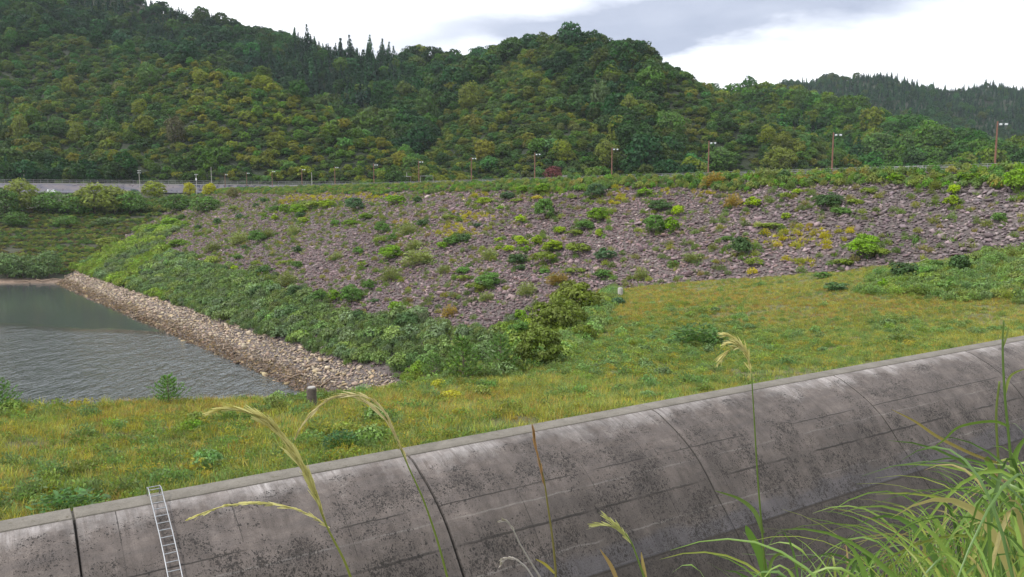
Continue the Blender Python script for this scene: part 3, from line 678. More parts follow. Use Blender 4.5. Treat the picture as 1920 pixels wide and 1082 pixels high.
# double-density undergrowth between the scrub
q = (scrub | (D < 560) | (ced & (D < 1000) & (px < 560))); x2 = np.concatenate([x[q] + rg.uniform(-3.2, 3.2, q.sum()) for _ in range(5)]); y2 = np.concatenate([y[q] + rg.uniform(-3.2, 3.2, q.sum()) for _ in range(5)]); n2 = len(x2)
print('PATCH', ((px > 620) & (px < 780) & (py > 290) & (py < 345)).sum(), scrub.sum()); P2 = np.stack([x2, y2, H(x2, y2) - .5], 1); s2 = np.clip(rg.lognormal(-.6, .35, n2), .3, 1.3)
P = np.concatenate([P, P2]); scl = np.concatenate([scl, np.stack([s2, s2, s2 * .8], 1)]); var = np.concatenate([var, 5 + rg.integers(0, 2, n2)])
tint = np.concatenate([tint, jitc(pick([(.058, .082, .026), (.080, .105, .03), (.036, .060, .022), (.066, .074, .030)], [3, 2, 3, .6], n2), .2)])
kk = ~(((var == 3) | (var == 4)) & (rg.random(len(P)) < .12)); P, scl, var, tint = P[kk], scl[kk], var[kk], tint[kk]; print('forest', len(P))
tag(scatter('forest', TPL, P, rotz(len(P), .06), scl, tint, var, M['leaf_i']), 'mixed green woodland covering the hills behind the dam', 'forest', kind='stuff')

# bushes of the dam face (picture x, foot y, width, height, kind): also thicken the weeds round them
R3 = [(75,292,105,80,'teal green'),(140,338,85,38,'bright green'),(55,368,90,30,'bright green'),(310,248,115,48,'bright green'),(425,245,55,38,'dark green'),(228,415,78,68,'green'),(222,472,72,46,'yellow green'),(285,465,58,48,'green'),(375,418,105,58,'olive'),(457,380,64,45,'dark green'),
 (92,535,64,45,'green'),(280,562,125,82,'bright green'),(415,502,110,48,'olive'),(435,590,170,85,'olive'),(275,682,115,78,'olive'),(115,605,62,38,'yellow green'),(605,342,72,42,'yellow green'),(765,380,52,24,'teal green'),(570,502,55,42,'bright green'),(622,480,100,50,'green'),(692,466,72,48,'dark green'),
 (805,252,92,42,'lime'),(900,285,48,27,'bright green'),(990,242,72,30,'yellow green'),(1145,338,122,122,'green'),(1010,362,62,52,'lime'),(1230,420,66,46,'lime'),(1440,348,125,82,'bright green'),(1370,397,112,60,'green'),(1312,430,100,45,'yellow green'),(1430,218,115,85,'teal green'),(1710,207,82,48,'bright green'),
 (1790,292,125,66,'dark green'),(1765,418,120,112,'green'),(1858,418,95,92,'bright green'),(1893,322,66,66,'lime'),(1000,467,62,42,'lime'),(1025,490,66,48,'lime'),(940,521,62,42,'lime'),(885,512,38,28,'lime'),(1100,482,72,56,'lime'),(1190,522,125,72,'lime'),(1140,592,130,92,'yellow green'),(1035,526,62,42,'bright green'),
 (835,562,92,62,'olive'),(988,592,96,64,'dark green'),(1010,622,62,32,'dark green'),(1325,537,140,82,'yellow green'),(1140,642,64,32,'green'),(1485,577,100,78,'teal green'),(1470,667,94,52,'green'),(1320,637,120,36,'yellow green'),(580,637,84,44,'olive'),(685,642,72,42,'green'),(690,682,82,42,'yellow green'),
 (760,742,112,60,'yellow green'),(825,722,132,92,'green'),(820,792,92,46,'olive'),(155,737,74,62,'green'),(55,812,130,110,'green'),(305,855,66,62,'bright green'),(100,907,115,64,'dark green'),(375,932,160,76,'dark green'),(610,882,92,62,'brownish'),(1045,762,112,72,'olive'),(1005,902,72,62,'bright green'),(1215,702,122,64,'brownish'),
 (1870,602,52,36,'green'),(1690,672,84,62,'olive'),(1450,440,36,52,'lime'),(885,462,42,26,'lime'),(745,268,40,24,'olive'),(1140,190,110,60,'bright green'),(935,225,90,46,'teal green'),(1020,190,70,44,'bright green'),(1300,225,60,30,'yellow green'),(190,805,50,26,'dark green'),(1100,230,60,34,'yellow')]
R5 = [(285,268,94,72,'brownish'),(390,272,98,62,'lime'),(575,227,66,54,'yellow green'),(645,197,52,36,'lime'),(820,272,152,84,'dark green'),(890,312,112,46,'green'),(580,337,56,42,'lime'),(1505,268,90,66,'lime'),(1525,200,62,62,'lime'),(1780,352,76,58,'green'),(500,388,132,44,'yellow green'),(325,545,112,112,'dark green'),
 (345,478,84,44,'brownish'),(400,602,92,62,'yellow green'),(1020,553,170,134,'bright green'),(1110,545,90,60,'yellow green'),(905,597,104,52,'yellow green'),(1245,672,164,96,'dark green'),(1560,635,114,106,'dark green'),(1130,742,62,74,'bright green'),(1305,482,32,46,'green'),(60,572,110,48,'olive'),(865,738,140,52,'dark green'),
 (1895,190,150,160,'bright green'),(1905,240,40,50,'yellow green'),(1200,132,84,56,'bright green'),(1640,132,110,58,'bright green'),(1740,134,100,52,'green'),(1560,120,90,48,'bright green'),(1440,110,90,40,'yellow green'),(570,125,74,66,'dark green'),(700,130,90,40,'brownish'),(180,150,140,72,'brownish'),(30,140,60,56,'green'),(100,142,60,60,'bright green'),(290,128,66,54,'green'),
 (440,118,110,66,'olive'),(500,122,90,70,'olive'),(780,108,80,40,'green'),(1040,200,80,50,'yellow green'),(970,250,80,38,'yellow green'),(1380,665,120,70,'green'),(1430,620,70,60,'green'),(740,140,60,40,'yellow green'),(1880,770,110,50,'brownish'),(250,460,60,34,'green'),(780,670,110,40,'green')]
R1 = [(1445,472,94,76,'green'),(1655,422,72,52,'olive'),(1350,474,112,62,'olive'),(1510,440,84,52,'olive'),(1220,367,46,40,'dark green'),(1345,337,46,32,'teal green'),(1440,271,36,26,'dark green'),(1480,242,44,28,'dark green'),(1315,292,54,38,'yellow green'),(1545,292,62,34,'green'),(1598,312,50,62,'bright green'),(1548,344,46,34,'lime'),
 (1485,328,34,26,'bright green'),(1707,357,54,34,'lime'),(1695,328,54,34,'dark green'),(1680,312,94,62,'bright green'),(1745,282,130,56,'yellow green'),(1842,272,90,46,'lime'),(1885,373,48,36,'green'),(1022,338,48,32,'green'),(960,372,110,46,'bright green'),(880,405,100,42,'bright green'),(1115,392,36,26,'dark green'),(1180,417,42,28,'olive'),(1010,484,110,36,'bright green'),
 (1015,557,54,36,'dark green'),(1375,507,38,28,'dark green'),(1340,562,56,28,'green'),(1440,597,48,32,'yellow green'),(1602,592,56,32,'yellow green'),(1668,612,64,42,'green'),(1485,647,72,50,'dark green'),(1500,692,74,52,'yellow green'),(1620,708,112,74,'olive'),(1665,777,112,70,'dark green'),(1670,527,48,42,'dark green'),(785,462,28,22,'dark green'),(800,512,44,24,'yellow green'),
 (810,652,66,30,'dark green'),(1115,428,60,26,'yellow green'),(1200,515,90,50,'olive'),(1320,620,50,26,'lime'),(1800,800,100,70,'green'),(1880,800,70,70,'bright green'),(1450,770,110,60,'dark green'),(1900,560,70,40,'olive'),(690,575,40,20,'teal green')]
BUSH = [(640 + a / 3, 300 + b_ / 3, c_ / 3, d_ / 3, t) for a, b_, c_, d_, t in R3] + [(1280 + a / 3, 300 + b_ / 3, c_ / 3, d_ / 3, t) for a, b_, c_, d_, t in R5] + [(a / 3, 300 + b_ / 3, c_ / 3, d_ / 3, t) for a, b_, c_, d_, t in R1]

# ---- rubble on the dam face
T_rock = [rock(rg, 14, 1., .8, .55), rock(rg, 12, 1.1, .7, .4), rock(rg, 15, .9, .9, .7), rock(rg, 12, 1.2, .7, .5)]
def dam_points(ss, t0, t1, s0=-75, s1=425):
    s, t = np.meshgrid(np.arange(s0, s1, ss), np.arange(t0, t1, ss)); s = s.ravel() + rg.uniform(-.6, .6, s.size) * ss; t = t.ravel() + rg.uniform(-.6, .6, t.size) * ss
    x = NX * (DAMD - t) - NY * s; y = NY * (DAMD - t) + NX * s; return x, y, s, t
GREEN_BAND = [(100, 530), (118, 500), (200, 462), (260, 440), (330, 405), (335, 425), (295, 462), (375, 492), (480, 522), (585, 552), (650, 588), (760, 606), (860, 622), (940, 612), (1000, 585), (1010, 700), (760, 760), (735, 705), (400, 600), (150, 535)]
KUDZU = [(1720, 570), (1600, 556), (1640, 528), (1700, 500), (1790, 490), (1850, 476), (2080, 450), (2080, 585), (1820, 578)]
def onface(x, y, z): return (z - (dam_h(x, y) - .25)) < .12
x, y, sA, tA = dam_points(.57, .5, 96); z = H(x, y); px, py = proj(x, y, z); Dd = np.hypot(x, y)
keep = onface(x, y, z) & (px > -60) & (px < 2050) & (z < CREST + .1) & (z > -36)
tt = dam_t(x, y); rip = z < -28.4 + (fbm(x, y, 6, 2, 3) - .5) * .6
keep &= rip | (rg.random(len(x)) < np.where(Dd > 240, .62, .95))
inband = inpoly(GREEN_BAND, px, py) & ~rip; keep &= ~inband | (rg.random(len(x)) < .25)
x, y, z, rip, Dd = x[keep], y[keep], z[keep], rip[keep], Dd[keep]; n = len(x)
big = fbm(x, y, 14, 3, 20)[:, None]; right = sm(20, 90, x)[:, None]
tp = pick([(.148, .113, .114), (.19, .150, .148), (.085, .063, .064), (.23, .195, .182), (.155, .115, .098), (.30, .265, .24)], [4, 4, 3, 1.6, 2, .35], n) * (.52 + .55 * big)
tp = tp * (1 - right) + right * (tp.mean(1, keepdims=True) * np.array([1.08, .98, .98])) * 1.0
wet = np.clip((z + 30.6) / -.9, 0, 1)[:, None]; tr = pick([(.32, .255, .19), (.27, .21, .16), (.38, .31, .235), (.21, .155, .125), (.36, .28, .165)], [3, 3, 1.6, 1.4, 1.2], n) * (.7 + .6 * big)
tr = tr * (1 - wet) + wet * pick([(.14, .095, .065), (.20, .14, .09), (.09, .065, .05), (.34, .26, .15)], [3, 2, 2, 1], n)
tint = jitc(np.where(rip[:, None], tr, tp * np.array([1.24, 1.10, 1.15])), .13)
s = rg.lognormal(-.14, .42, n) * np.where(rip, .70, .68); s = np.clip(s, .4, 2.2); pitch = math.atan(1 / SL)
rot = np.stack([rg.normal(0, .35, n), rg.normal(0, .35, n), rg.uniform(0, 6.28, n)], 1)
P = np.stack([x, y, z + .12 + rg.uniform(-.12, .12, n) * s], 1); var = rg.integers(0, 4, n); scl = np.stack([s * rg.uniform(.8, 1.3, n), s * rg.uniform(.8, 1.2, n), s * rg.uniform(.7, 1.2, n)], 1)
print('rocks', n)
ma, mbk = ~rip, rip
tag(scatter('rubble', T_rock, P[ma], rot[ma], scl[ma], tint[ma], var[ma], M['rock_i']), 'purplish grey broken rock armouring the dam slope', 'rubble', kind='stuff')
tag(scatter('riprap_stones', T_rock, P[mbk], rot[mbk], scl[mbk], tint[mbk], var[mbk], M['rock_i']), 'pale tan stones along the drawn down waterline', 'stones', kind='stuff')

# ---- low shrubs and weeds over the dam and the left bank
def unit_shrub(per=42, size=.15, nl=9): return crown(rg, (0, 0, .32), (.7, .7, .5), nl, .38, per, size, low=-.2)
T_ush = [unit_shrub() for _ in range(3)]; T_fr = [frond_bush(rg, 260, .9, .85, .10) for _ in range(2)]
T_tuf = [blades(rg, 34, .8, .45, .07, .8) for _ in range(2)]
TL = T_ush + T_fr + T_tuf     # 0-2 leafy, 3-4 feathery, 5-6 grassy
x, y, sA, tA = dam_points(1.15, .0, 96); z = H(x, y); px, py = proj(x, y, z); n = len(x); nz = fbm(x, y, 7, 3, 30)
jx = px + (nz - .5) * 60; jy = py + (fbm(x, y, 7, 3, 31) - .5) * 40; r = rg.random(n)
face = onface(x, y, z) & (px > -60) & (px < 2050) & (z > -28.6)
band = inpoly(GREEN_BAND, jx, jy) & face
kud = inpoly(KUDZU, jx, jy)
belt = (tA < 5.5 + 9 * (fbm(sA, tA, 14, 3, 32) - .4)) & face
toe = face & inpoly([(1270, 545), (1290, 522), (1450, 535), (1600, 540), (1700, 540), (1700, 590), (1270, 560)], jx, jy)
YP = [(1545, 440, 85, 16), (1490, 450, 60, 20), (1470, 497, 90, 12), (1600, 470, 70, 16), (1190, 362, 75, 16), (1130, 372, 60, 14), (870, 412, 60, 14), (770, 430, 45, 18), (600, 380, 60, 16), (700, 370, 50, 10), (560, 390, 40, 22), (1235, 345, 60, 14), (905, 372, 40, 10), (1440, 505, 60, 20), (650, 372, 70, 12), (1330, 355, 40, 16), (1370, 480, 30, 30), (860, 440, 40, 20)]
yp = np.zeros(n)
bsh = np.zeros(n)
for a, b_, c_, d_, _t in BUSH: bsh = np.maximum(bsh, np.exp(-((px - a) / (c_ * .95 + 4)) ** 2 - ((py - b_ + d_ * .2) / (d_ * .55 + 3)) ** 2))
for a, b_, c_, d_ in YP: yp = np.maximum(yp, np.exp(-((px - a) / c_) ** 2 - ((py - b_) / d_) ** 2))
lo = fbm(x, y, 16, 3, 33)
tuf = face & ~band & (((r < yp * .95) & (nz > .34)) | ((lo > .46) & (r < .34)) | (r < bsh * .5) | (r < .06 + .05 * (px < 520) + .05 * (tA < 14)))
sel = ((band & (r < .93)) | (kud & face & (r < .95)) | (belt & (r < .85)) | tuf | (toe & (r < .6)))
k_band, k_kud, k_belt, k_toe = band[sel], (kud & face)[sel], belt[sel], toe[sel]; ypp = yp[sel]; x, y, z, px, py, nz = x[sel], y[sel], z[sel], px[sel], py[sel], nz[sel]; n = len(x); bright = fbm(x, y, 18, 3, 34)
tint = pick([(.15, .16, .055), (.19, .185, .05), (.115, .14, .055), (.16, .13, .06), (.14, .18, .06)], [3, 1.6, 3, .8, 2.4], n); tint = np.where((ypp > .35)[:, None], pick([(.30, .25, .035), (.22, .21, .04), (.25, .19, .045)], [2, 2, 1], n), tint)
bs = bsh[sel]; tint = np.where((bs > .35)[:, None], pick([(.13, .18, .045), (.19, .21, .05), (.09, .13, .04), (.17, .15, .06)], [3, 2, 2, 1], n), tint)
left = sm(420, 150, px)
tb = np.where((bright + left * .25 > .60)[:, None], pick([(.15, .20, .045), (.17, .21, .05)], [1, 1], n), pick([(.115, .155, .060), (.095, .132, .058), (.14, .175, .062), (.115, .148, .080)], [3, 2, 2, 2], n))
tint = np.where(k_band[:, None], tb, tint)
tint = np.where((k_kud | k_toe)[:, None], pick([(.095, .165, .045), (.075, .135, .045), (.13, .19, .045), (.10, .105, .04)], [3, 2, 1, .6], n), tint)
tbe = pickw([(.115, .155, .055), (.16, .18, .055), (.12, .20, .04), (.075, .125, .04), (.20, .17, .06)], np.stack([1 + 0 * px, .6 + bright, .35 + .5 * (px > 1500), .5 + 0 * px, .18 + 0 * px], 1))
tint = np.where((k_belt & ~k_band)[:, None], tbe, tint); tint = jitc(tint, .14)
var = np.where(k_band, np.where(rg.random(n) < .6, rg.integers(3, 5, n), rg.integers(0, 3, n)), np.where(k_kud | k_toe, rg.integers(0, 3, n), np.where(k_belt, rg.integers(0, 5, n), rg.integers(4, 7, n))))
s = rg.uniform(.6, 1.2, n) * np.where(k_band, 1.2, np.where(k_kud | k_toe, 1.15, np.where(k_belt, 1.05, 1.0))); h = s * np.where(k_band, 1.25, np.where(k_kud, .8, np.where(k_toe, .6, 1.0)))
h = np.where(k_belt, h * (1.05 + .35 * (px > 930)), h)
bigm = k_band & (rg.random(n) < .10); s = np.where(bigm, s * 1.9, s); h = np.where(bigm, h * 1.5, h); var = np.where(bigm, rg.integers(0, 3, n), var); tint = np.where(bigm[:, None], tint * rg.uniform(.8, 1.35, (n, 1)), tint)
print('dam plants', n)
tag(scatter('undergrowth', TL, np.stack([x, y, z + .12], 1), rotz(n, .12), np.stack([s, s, h], 1), tint, var, M['leaf_i']), 'low green weeds and yellowing grasses spreading over the dam face', 'undergrowth', kind='stuff')

# left bank terraces
x, y = jit_polar(1.5, 285, 460, -40, -8); z = H(x, y); k = (region(x, y, z) == 1) & (z > -29.5) & (y < wall_y(x) - 9) & ~((dam_t(x, y) < -6)) ; x, y, z = x[k], y[k], z[k]; k = seen(x, y, z, 2); x, y, z = x[k], y[k], z[k]; n = len(x)
f = (z + 30) / 33; gap = fbm(x, y * 3, 14, 3, 40); k = (gap > .30) | (f > .7) | (f < .2); x, y, z, f = x[k], y[k], z[k], f[k]; n = len(x); bg_ = fbm(x, y, 20, 3, 41)
tint = pickw([(.065, .098, .030), (.115, .130, .036), (.115, .095, .045), (.09, .14, .04), (.16, .18, .045)], np.stack([.5 + f, .8 + bg_, .7 * (f < .6) + .05, .6 + 0 * f, .25 + .8 * (f < .25)], 1)); tint = jitc(tint, .2)
s = rg.uniform(.8, 1.8, n) * np.where(f > .7, 1.6, .8); tag(scatter('hillside_scrub', TL, np.stack([x, y, z], 1), rotz(n, .1), np.stack([s * 1.1, s * 1.1, s], 1), tint, np.where(f > .6, rg.integers(0, 3, n), rg.integers(0, 5, n)), M['leaf_i']), 'dark green and brown scrub on the terraced bank beyond the water', 'scrub', kind='stuff')
print('bank', n)

# ---- grass on the bench and around
def nearpts(sp, test):
    xs = np.arange(-75, 150, sp); ys = np.arange(12, 150, sp); x, y = np.meshgrid(xs, ys); x = x.ravel() + rg.uniform(-.5, .5, x.size) * sp; y = y.ravel() + rg.uniform(-.5, .5, y.size) * sp
    a = np.abs(np.arctan2(x, y)) < R(36.5); x, y = x[a], y[a]; u, _ = poly_sd(WP, x, y); e, _ = poly_sd(EDGE, x, y); k = (u > .88) & (e < 5); x, y, u, e = x[k], y[k], u[k], e[k]
    z = H(x, y); k = ((dam_h(x, y) - .25) < z - .02) & (rg.random(len(x)) < np.clip(60 / np.hypot(x, y), .25, 1) ** 1.3); x, y, z, u, e = x[k], y[k], z[k], u[k], e[k]; k = seen(x, y, z, 1.); return x[k], y[k], z[k], u[k], e[k]
T_gr = [blades(rg, 26, .42, .30, .028, .8), blades(rg, 22, .34, .32, .032, 1.1), blades(rg, 30, .5, .26, .022, .6)]
T_w = [frond_bush(rg, 120, .5, .42, .048), frond_bush(rg, 110, .36, .34, .045)]
x, y, z, u, e = nearpts(.27, None); n = len(x); px, py = proj(x, y, z)
g1 = fbm(x, y, 9, 4, 50); g2 = fbm(x, y, 3.2, 3, 51); g3 = fbm(x, y, 22, 3, 52); bare = (fbm(x, y, 4.5, 3, 53) > .69)
def blob(a, b_, c_, d_): return np.exp(-((px - a) / c_) ** 2 - ((py - b_) / d_) ** 2)
orange = np.clip(blob(1230, 545, 130, 28) + blob(1170, 590, 45, 45) + .9 * blob(1500, 575, 320, 26) + .55 * blob(1300, 600, 200, 40) + .5 * blob(1850, 560, 150, 25) + .45 * blob(430, 775, 380, 22) + .4 * blob(880, 745, 120, 22) + .3 * blob(60, 930, 120, 60), 0, 1)
green = np.clip(blob(1280, 650, 190, 48) + .6 * blob(1500, 690, 260, 40) + .8 * blob(1150, 690, 120, 40) + .6 * blob(660, 830, 90, 40) + .5 * blob(850, 830, 260, 30) + .8 * blob(150, 930, 130, 35) + .5 * blob(30, 760, 60, 15) + .4 * blob(1650, 620, 120, 30) + .3 * blob(480, 870, 200, 50), 0, 1)
pal = [(.205, .215, .055), (.25, .24, .065), (.145, .205, .060), (.120, .180, .065), (.25, .18, .06), (.20, .145, .06), (.23, .27, .085)]
W = np.stack([1.1 + 0 * px, .55 + g3 * .7, .55 + 2.0 * green * g1, .12 + 2.6 * green + .7 * (g2 > .62), .10 + 3.2 * orange * g1 + .25 * (g1 > .62), .10 + 1.0 * orange + .3 * (g2 < .34), .25 + .6 * (px > 1100)], 1)
tint = jitc(pickw(pal, W) * np.array([1.03, .93, 1.04]), .17)
k = ~bare | (rg.random(n) < .3); var = np.where(rg.random(n) < .10 + .25 * green, 3 + rg.integers(0, 2, n), rg.integers(0, 3, n))
tint = np.where((var >= 3)[:, None], jitc(pick([(.14, .185, .062), (.12, .165, .062), (.18, .19, .055), (.22, .19, .055)], [3, 2, 2.5, 1.5], n), .15), tint)
s = rg.uniform(.65, 1.25, n) * (.75 + .5 * g1) * np.where(px > 1300, .85, 1.) * np.where((var >= 3) & (g2 > .55), 1.5, 1.); s = np.where(var >= 3, s * .8, s)
print('grass', k.sum())
tag(scatter('grass', T_gr + T_w, np.stack([x, y, z], 1)[k], rotz(n, .15)[k], np.stack([s, s, s * .95], 1)[k], tint[k], var[k], M['blade_i']), 'yellow green rough grass on the flat between weir and dam', 'grass', kind='stuff')
# taller soft weeds in patches
x, y, z, u, e = nearpts(.62, None); n = len(x); px, py = proj(x, y, z); g1 = fbm(x, y, 6, 3, 60)
green = np.clip(blob(1290, 640, 170, 45) + .6 * blob(1130, 680, 110, 35) + .9 * blob(650, 835, 80, 35) + .9 * blob(160, 930, 120, 30) + .5 * blob(60, 775, 90, 14) + .7 * blob(560, 755, 60, 12) + .7 * blob(780, 715, 90, 25) + .6 * blob(1690, 610, 60, 25), 0, 1)
edgeb = ((e > -2.5) & (y > 52)) | (kud2 := inpoly(KUDZU, px + (g1 - .5) * 90, py + 6 + (g1 - .5) * 40)); k = (u > 1.6) & ((rg.random(n) < green * .55 * (g1 > .40) * 1.3) | (edgeb & (rg.random(n) < .8)) | (g1 > .72) & (rg.random(n) < .25)); x, y, z = x[k], y[k], z[k]; eb = edgeb[k]; n = len(x)
s = rg.uniform(.35, .75, n) * np.where(eb, 1.7, 1.); tint = jitc(pick([(.150, .205, .075), (.125, .175, .075), (.18, .22, .06), (.14, .17, .055)], [2, 2, 1, 1], n), .15)
tag(scatter('tall_weeds', TL, np.stack([x, y, z], 1), rotz(n, .12), np.stack([s, s, s * .95], 1), tint, np.where(rg.random(n) < .86, rg.integers(3, 5, n), rg.integers(0, 3, n)), M['leaf_i']), 'soft green weeds standing taller than the grass in patches', 'weeds', kind='stuff'); print('weeds', n)
# slope from the bench down to the water: shrubs
x, y = jit_polar(1.5, 40, 175, -30, 14); e, _ = poly_sd(EDGE, x, y); z = H(x, y); k = (e > 3.5) & (e < 26) & (y > 44) & (z > -31) & ((dam_h(x, y) - .25) < z - .02) & (x > -14); x, y, z = x[k], y[k], z[k]; n = len(x)
s = rg.uniform(1.0, 1.9, n); tag(scatter('slope_shrubs', TL, np.stack([x, y, z], 1), rotz(n, .1), np.stack([s, s, s], 1), jitc(pick([(.105, .150, .050), (.085, .128, .050), (.125, .165, .052)], [3, 2, 2], n), .15), rg.integers(0, 5, n), M['leaf_i']), 'dense green shrubs on the slope below the grassy flat', 'shrubs', kind='stuff')
# grass on the steep near bank of the channel
x = rg.uniform(-22, 34, 60000); y = rg.uniform(-6, 26, 60000); u, _ = poly_sd(WP, x, y); u = -u; k = (u > 13.5) & (u < 30) & (np.hypot(x, y) > 1.3) & (rg.random(60000) < .6); x, y = x[k], y[k]; z = H(x, y); n = len(x)
s = rg.uniform(.8, 1.5, n); tint = jitc(pick([(.12, .18, .045), (.16, .21, .055), (.22, .20, .08), (.09, .15, .04)], [3, 2, 1, 2], n), .15); print('bank grass', n)
tag(scatter('bank_grass', T_gr, np.stack([x, y, z], 1), rotz(n, .15), np.stack([s, s, s], 1), tint, rg.integers(0, 3, n), M['blade_i']), 'rough green grass on the steep near bank', 'grass', kind='stuff')
# ================================================================== SINGLE THINGS
def anyhit(px, py, **k):
    x, y, z = hit(px, py, **k); return float(x[0]), float(y[0]), float(z[0])
def setcol(o, c): o.color = (c[0], c[1], c[2], 1)
# ---- lamp posts along the crest
def make_lamp():
    root = empty('lamp_post', (0, 0, 0)); mb = MB()
    mb.tube([(0, 0, -1.), (0, 0, .5), (0, 0, 8.1)], [.20, .17, .12], 10); mb.box((0, 0, .25), (.42, .42, .12)); mb.build('pole', M['rust_pole'], root)
    mb = MB(); mb.tube([(0, 0, 7.75), (1.65, 0, 7.75)], .03, 6); mb.tube([(0, 0, 7.3), (.5, 0, 7.73)], .02, 5); mb.build('arm', M['galv'], root)
    for xx in (.5, 1.35):
        mb = MB(); mb.box((xx, 0, 7.62), (.42, .36, .22), taper=.7); h = mb.build('lamp_head', M['lamp'], root)
        mb = MB(); mb.box((xx, 0, 7.46), (.34, .28, .10)); mb.build('lens', M['galv'], h)
    return root
lamp0 = make_lamp(); LPX = []
ORD = ['nearest', 'second', 'third', 'fourth', 'fifth', 'sixth', 'seventh', 'eighth', 'ninth', 'tenth', 'eleventh', 'twelfth', 'thirteenth']
sp = []
for k, pxx in enumerate([1850, 1550, 1322, 1144, 1002, 885, 788, 705, 633, 572, 517, 470, 430]):
    # point of the crest line that stands in this direction
    a = (pxx - 960) / FPX / 0.9938; D = (DAMD + 2.0) / (NX * a + NY); x, y = a * D, D
    o = lamp0 if k == 0 else copy_tree(lamp0); o.location = (x, y, CREST); o.rotation_euler = (0, 0, math.atan2(NX, -NY) * 0 + R(-8)); o['category'] = 'street lamp'
    o['group'] = 'rust brown lamp posts along the dam crest road'
    o['label'] = ('tall rust brown twin lamp post, nearest one at the far right of the crest' if k == 0 else f'rust brown twin lamp post on the dam crest, {ORD[k]} counting from the right'); LPX.append(pxx)

# ---- guard rails and fences (posts every few metres as parts)
def rail_fence(name, pts, h, step, label, rails=(1.0, .55, .12), prad=.035, mesh=False, maxp=98):
    P_ = np.array(pts, float); L = np.concatenate([[0], np.cumsum(np.linalg.norm(np.diff(P_, axis=0), axis=1))]); step = max(step, L[-1] / maxp)
    root = empty(name, tuple(P_[0])); tag(root, label, 'fence'); o0 = P_[0]
    S = np.arange(0, L[-1], step); Q = np.stack([np.interp(S, L, P_[:, k]) for k in range(3)], 1) - o0
    mb = MB(); mb.tube([(0, 0, -.3), (0, 0, h)], prad, 6); p0 = mb.build('post', M['fence'], root); p0.location = Q[0]
    for q in Q[1:]: c = p0.copy(); COL.objects.link(c); c.parent = root; c.location = q
    mb = MB()
    for r in rails: mb.tube([tuple(q + np.array([0, 0, h * r])) for q in (P_ - o0)], prad * .8, 5)
    if mesh:
        D_ = P_ - o0; mb2 = MB(); ss = np.arange(0, L[-1], .55)
        for s_q in ss:
            q = np.array([np.interp(s_q, L, D_[:, k]) for k in range(3)]); mb.box((q[0], q[1], q[2] + h * .5), (.03, .03, h * .98))
    mb.build('rail', M['fence'], root); return root
def cp(s, t, dz=0): q = damp(s, t); return (q[0], q[1], CREST + dz)
rail_fence('guard_rail', [cp(s, -1.7) for s in np.linspace(-70, 425, 60)], 1.15, 4.0, 'grey metal guard rail on the reservoir side of the dam crest road', rails=(1., .62, .28))
rail_fence('guard_rail', [cp(s, -9.5) for s in np.linspace(-60, 415, 60)], 1.15, 4.0, 'grey metal guard rail along the far side of the dam crest road', rails=(1., .62, .28), prad=.05)
# pale gate-like barrier sections standing among the bushes
def barrier(px, py, w, h, label):
    x, y, z = cp(float(dam_s(*[np.array([v]) for v in at(px, py, (DAMD + 1.5) / (NX * (px - 960) / FPX / .9938 + NY))[:2]])[0]), -1.2)
    root = empty('barrier', (x, y, z), math.atan2(ax[1], ax[0])); tag(root, label, 'barrier')
    mb = MB(); n_ = 7
    for k in range(n_): mb.box((-w / 2 + w * k / (n_ - 1), 0, h / 2 - .1), (.10, .10, h + .2))
    mb.build('picket', M['pole_grey'], root); mb = MB()
    for zz in (.35, .9): mb.box((0, .07, h * zz), (w + .1, .04, .12))
    mb.build('rail', M['fence'], root)
barrier(1063, 340, 3.4, 1.5, 'short grey picket barrier between bushes on the dam crest, beside the reddish tree')
barrier(1700, 324, 5., 1.2, 'grey panel barrier on the dam crest, left of the nearest lamp post')

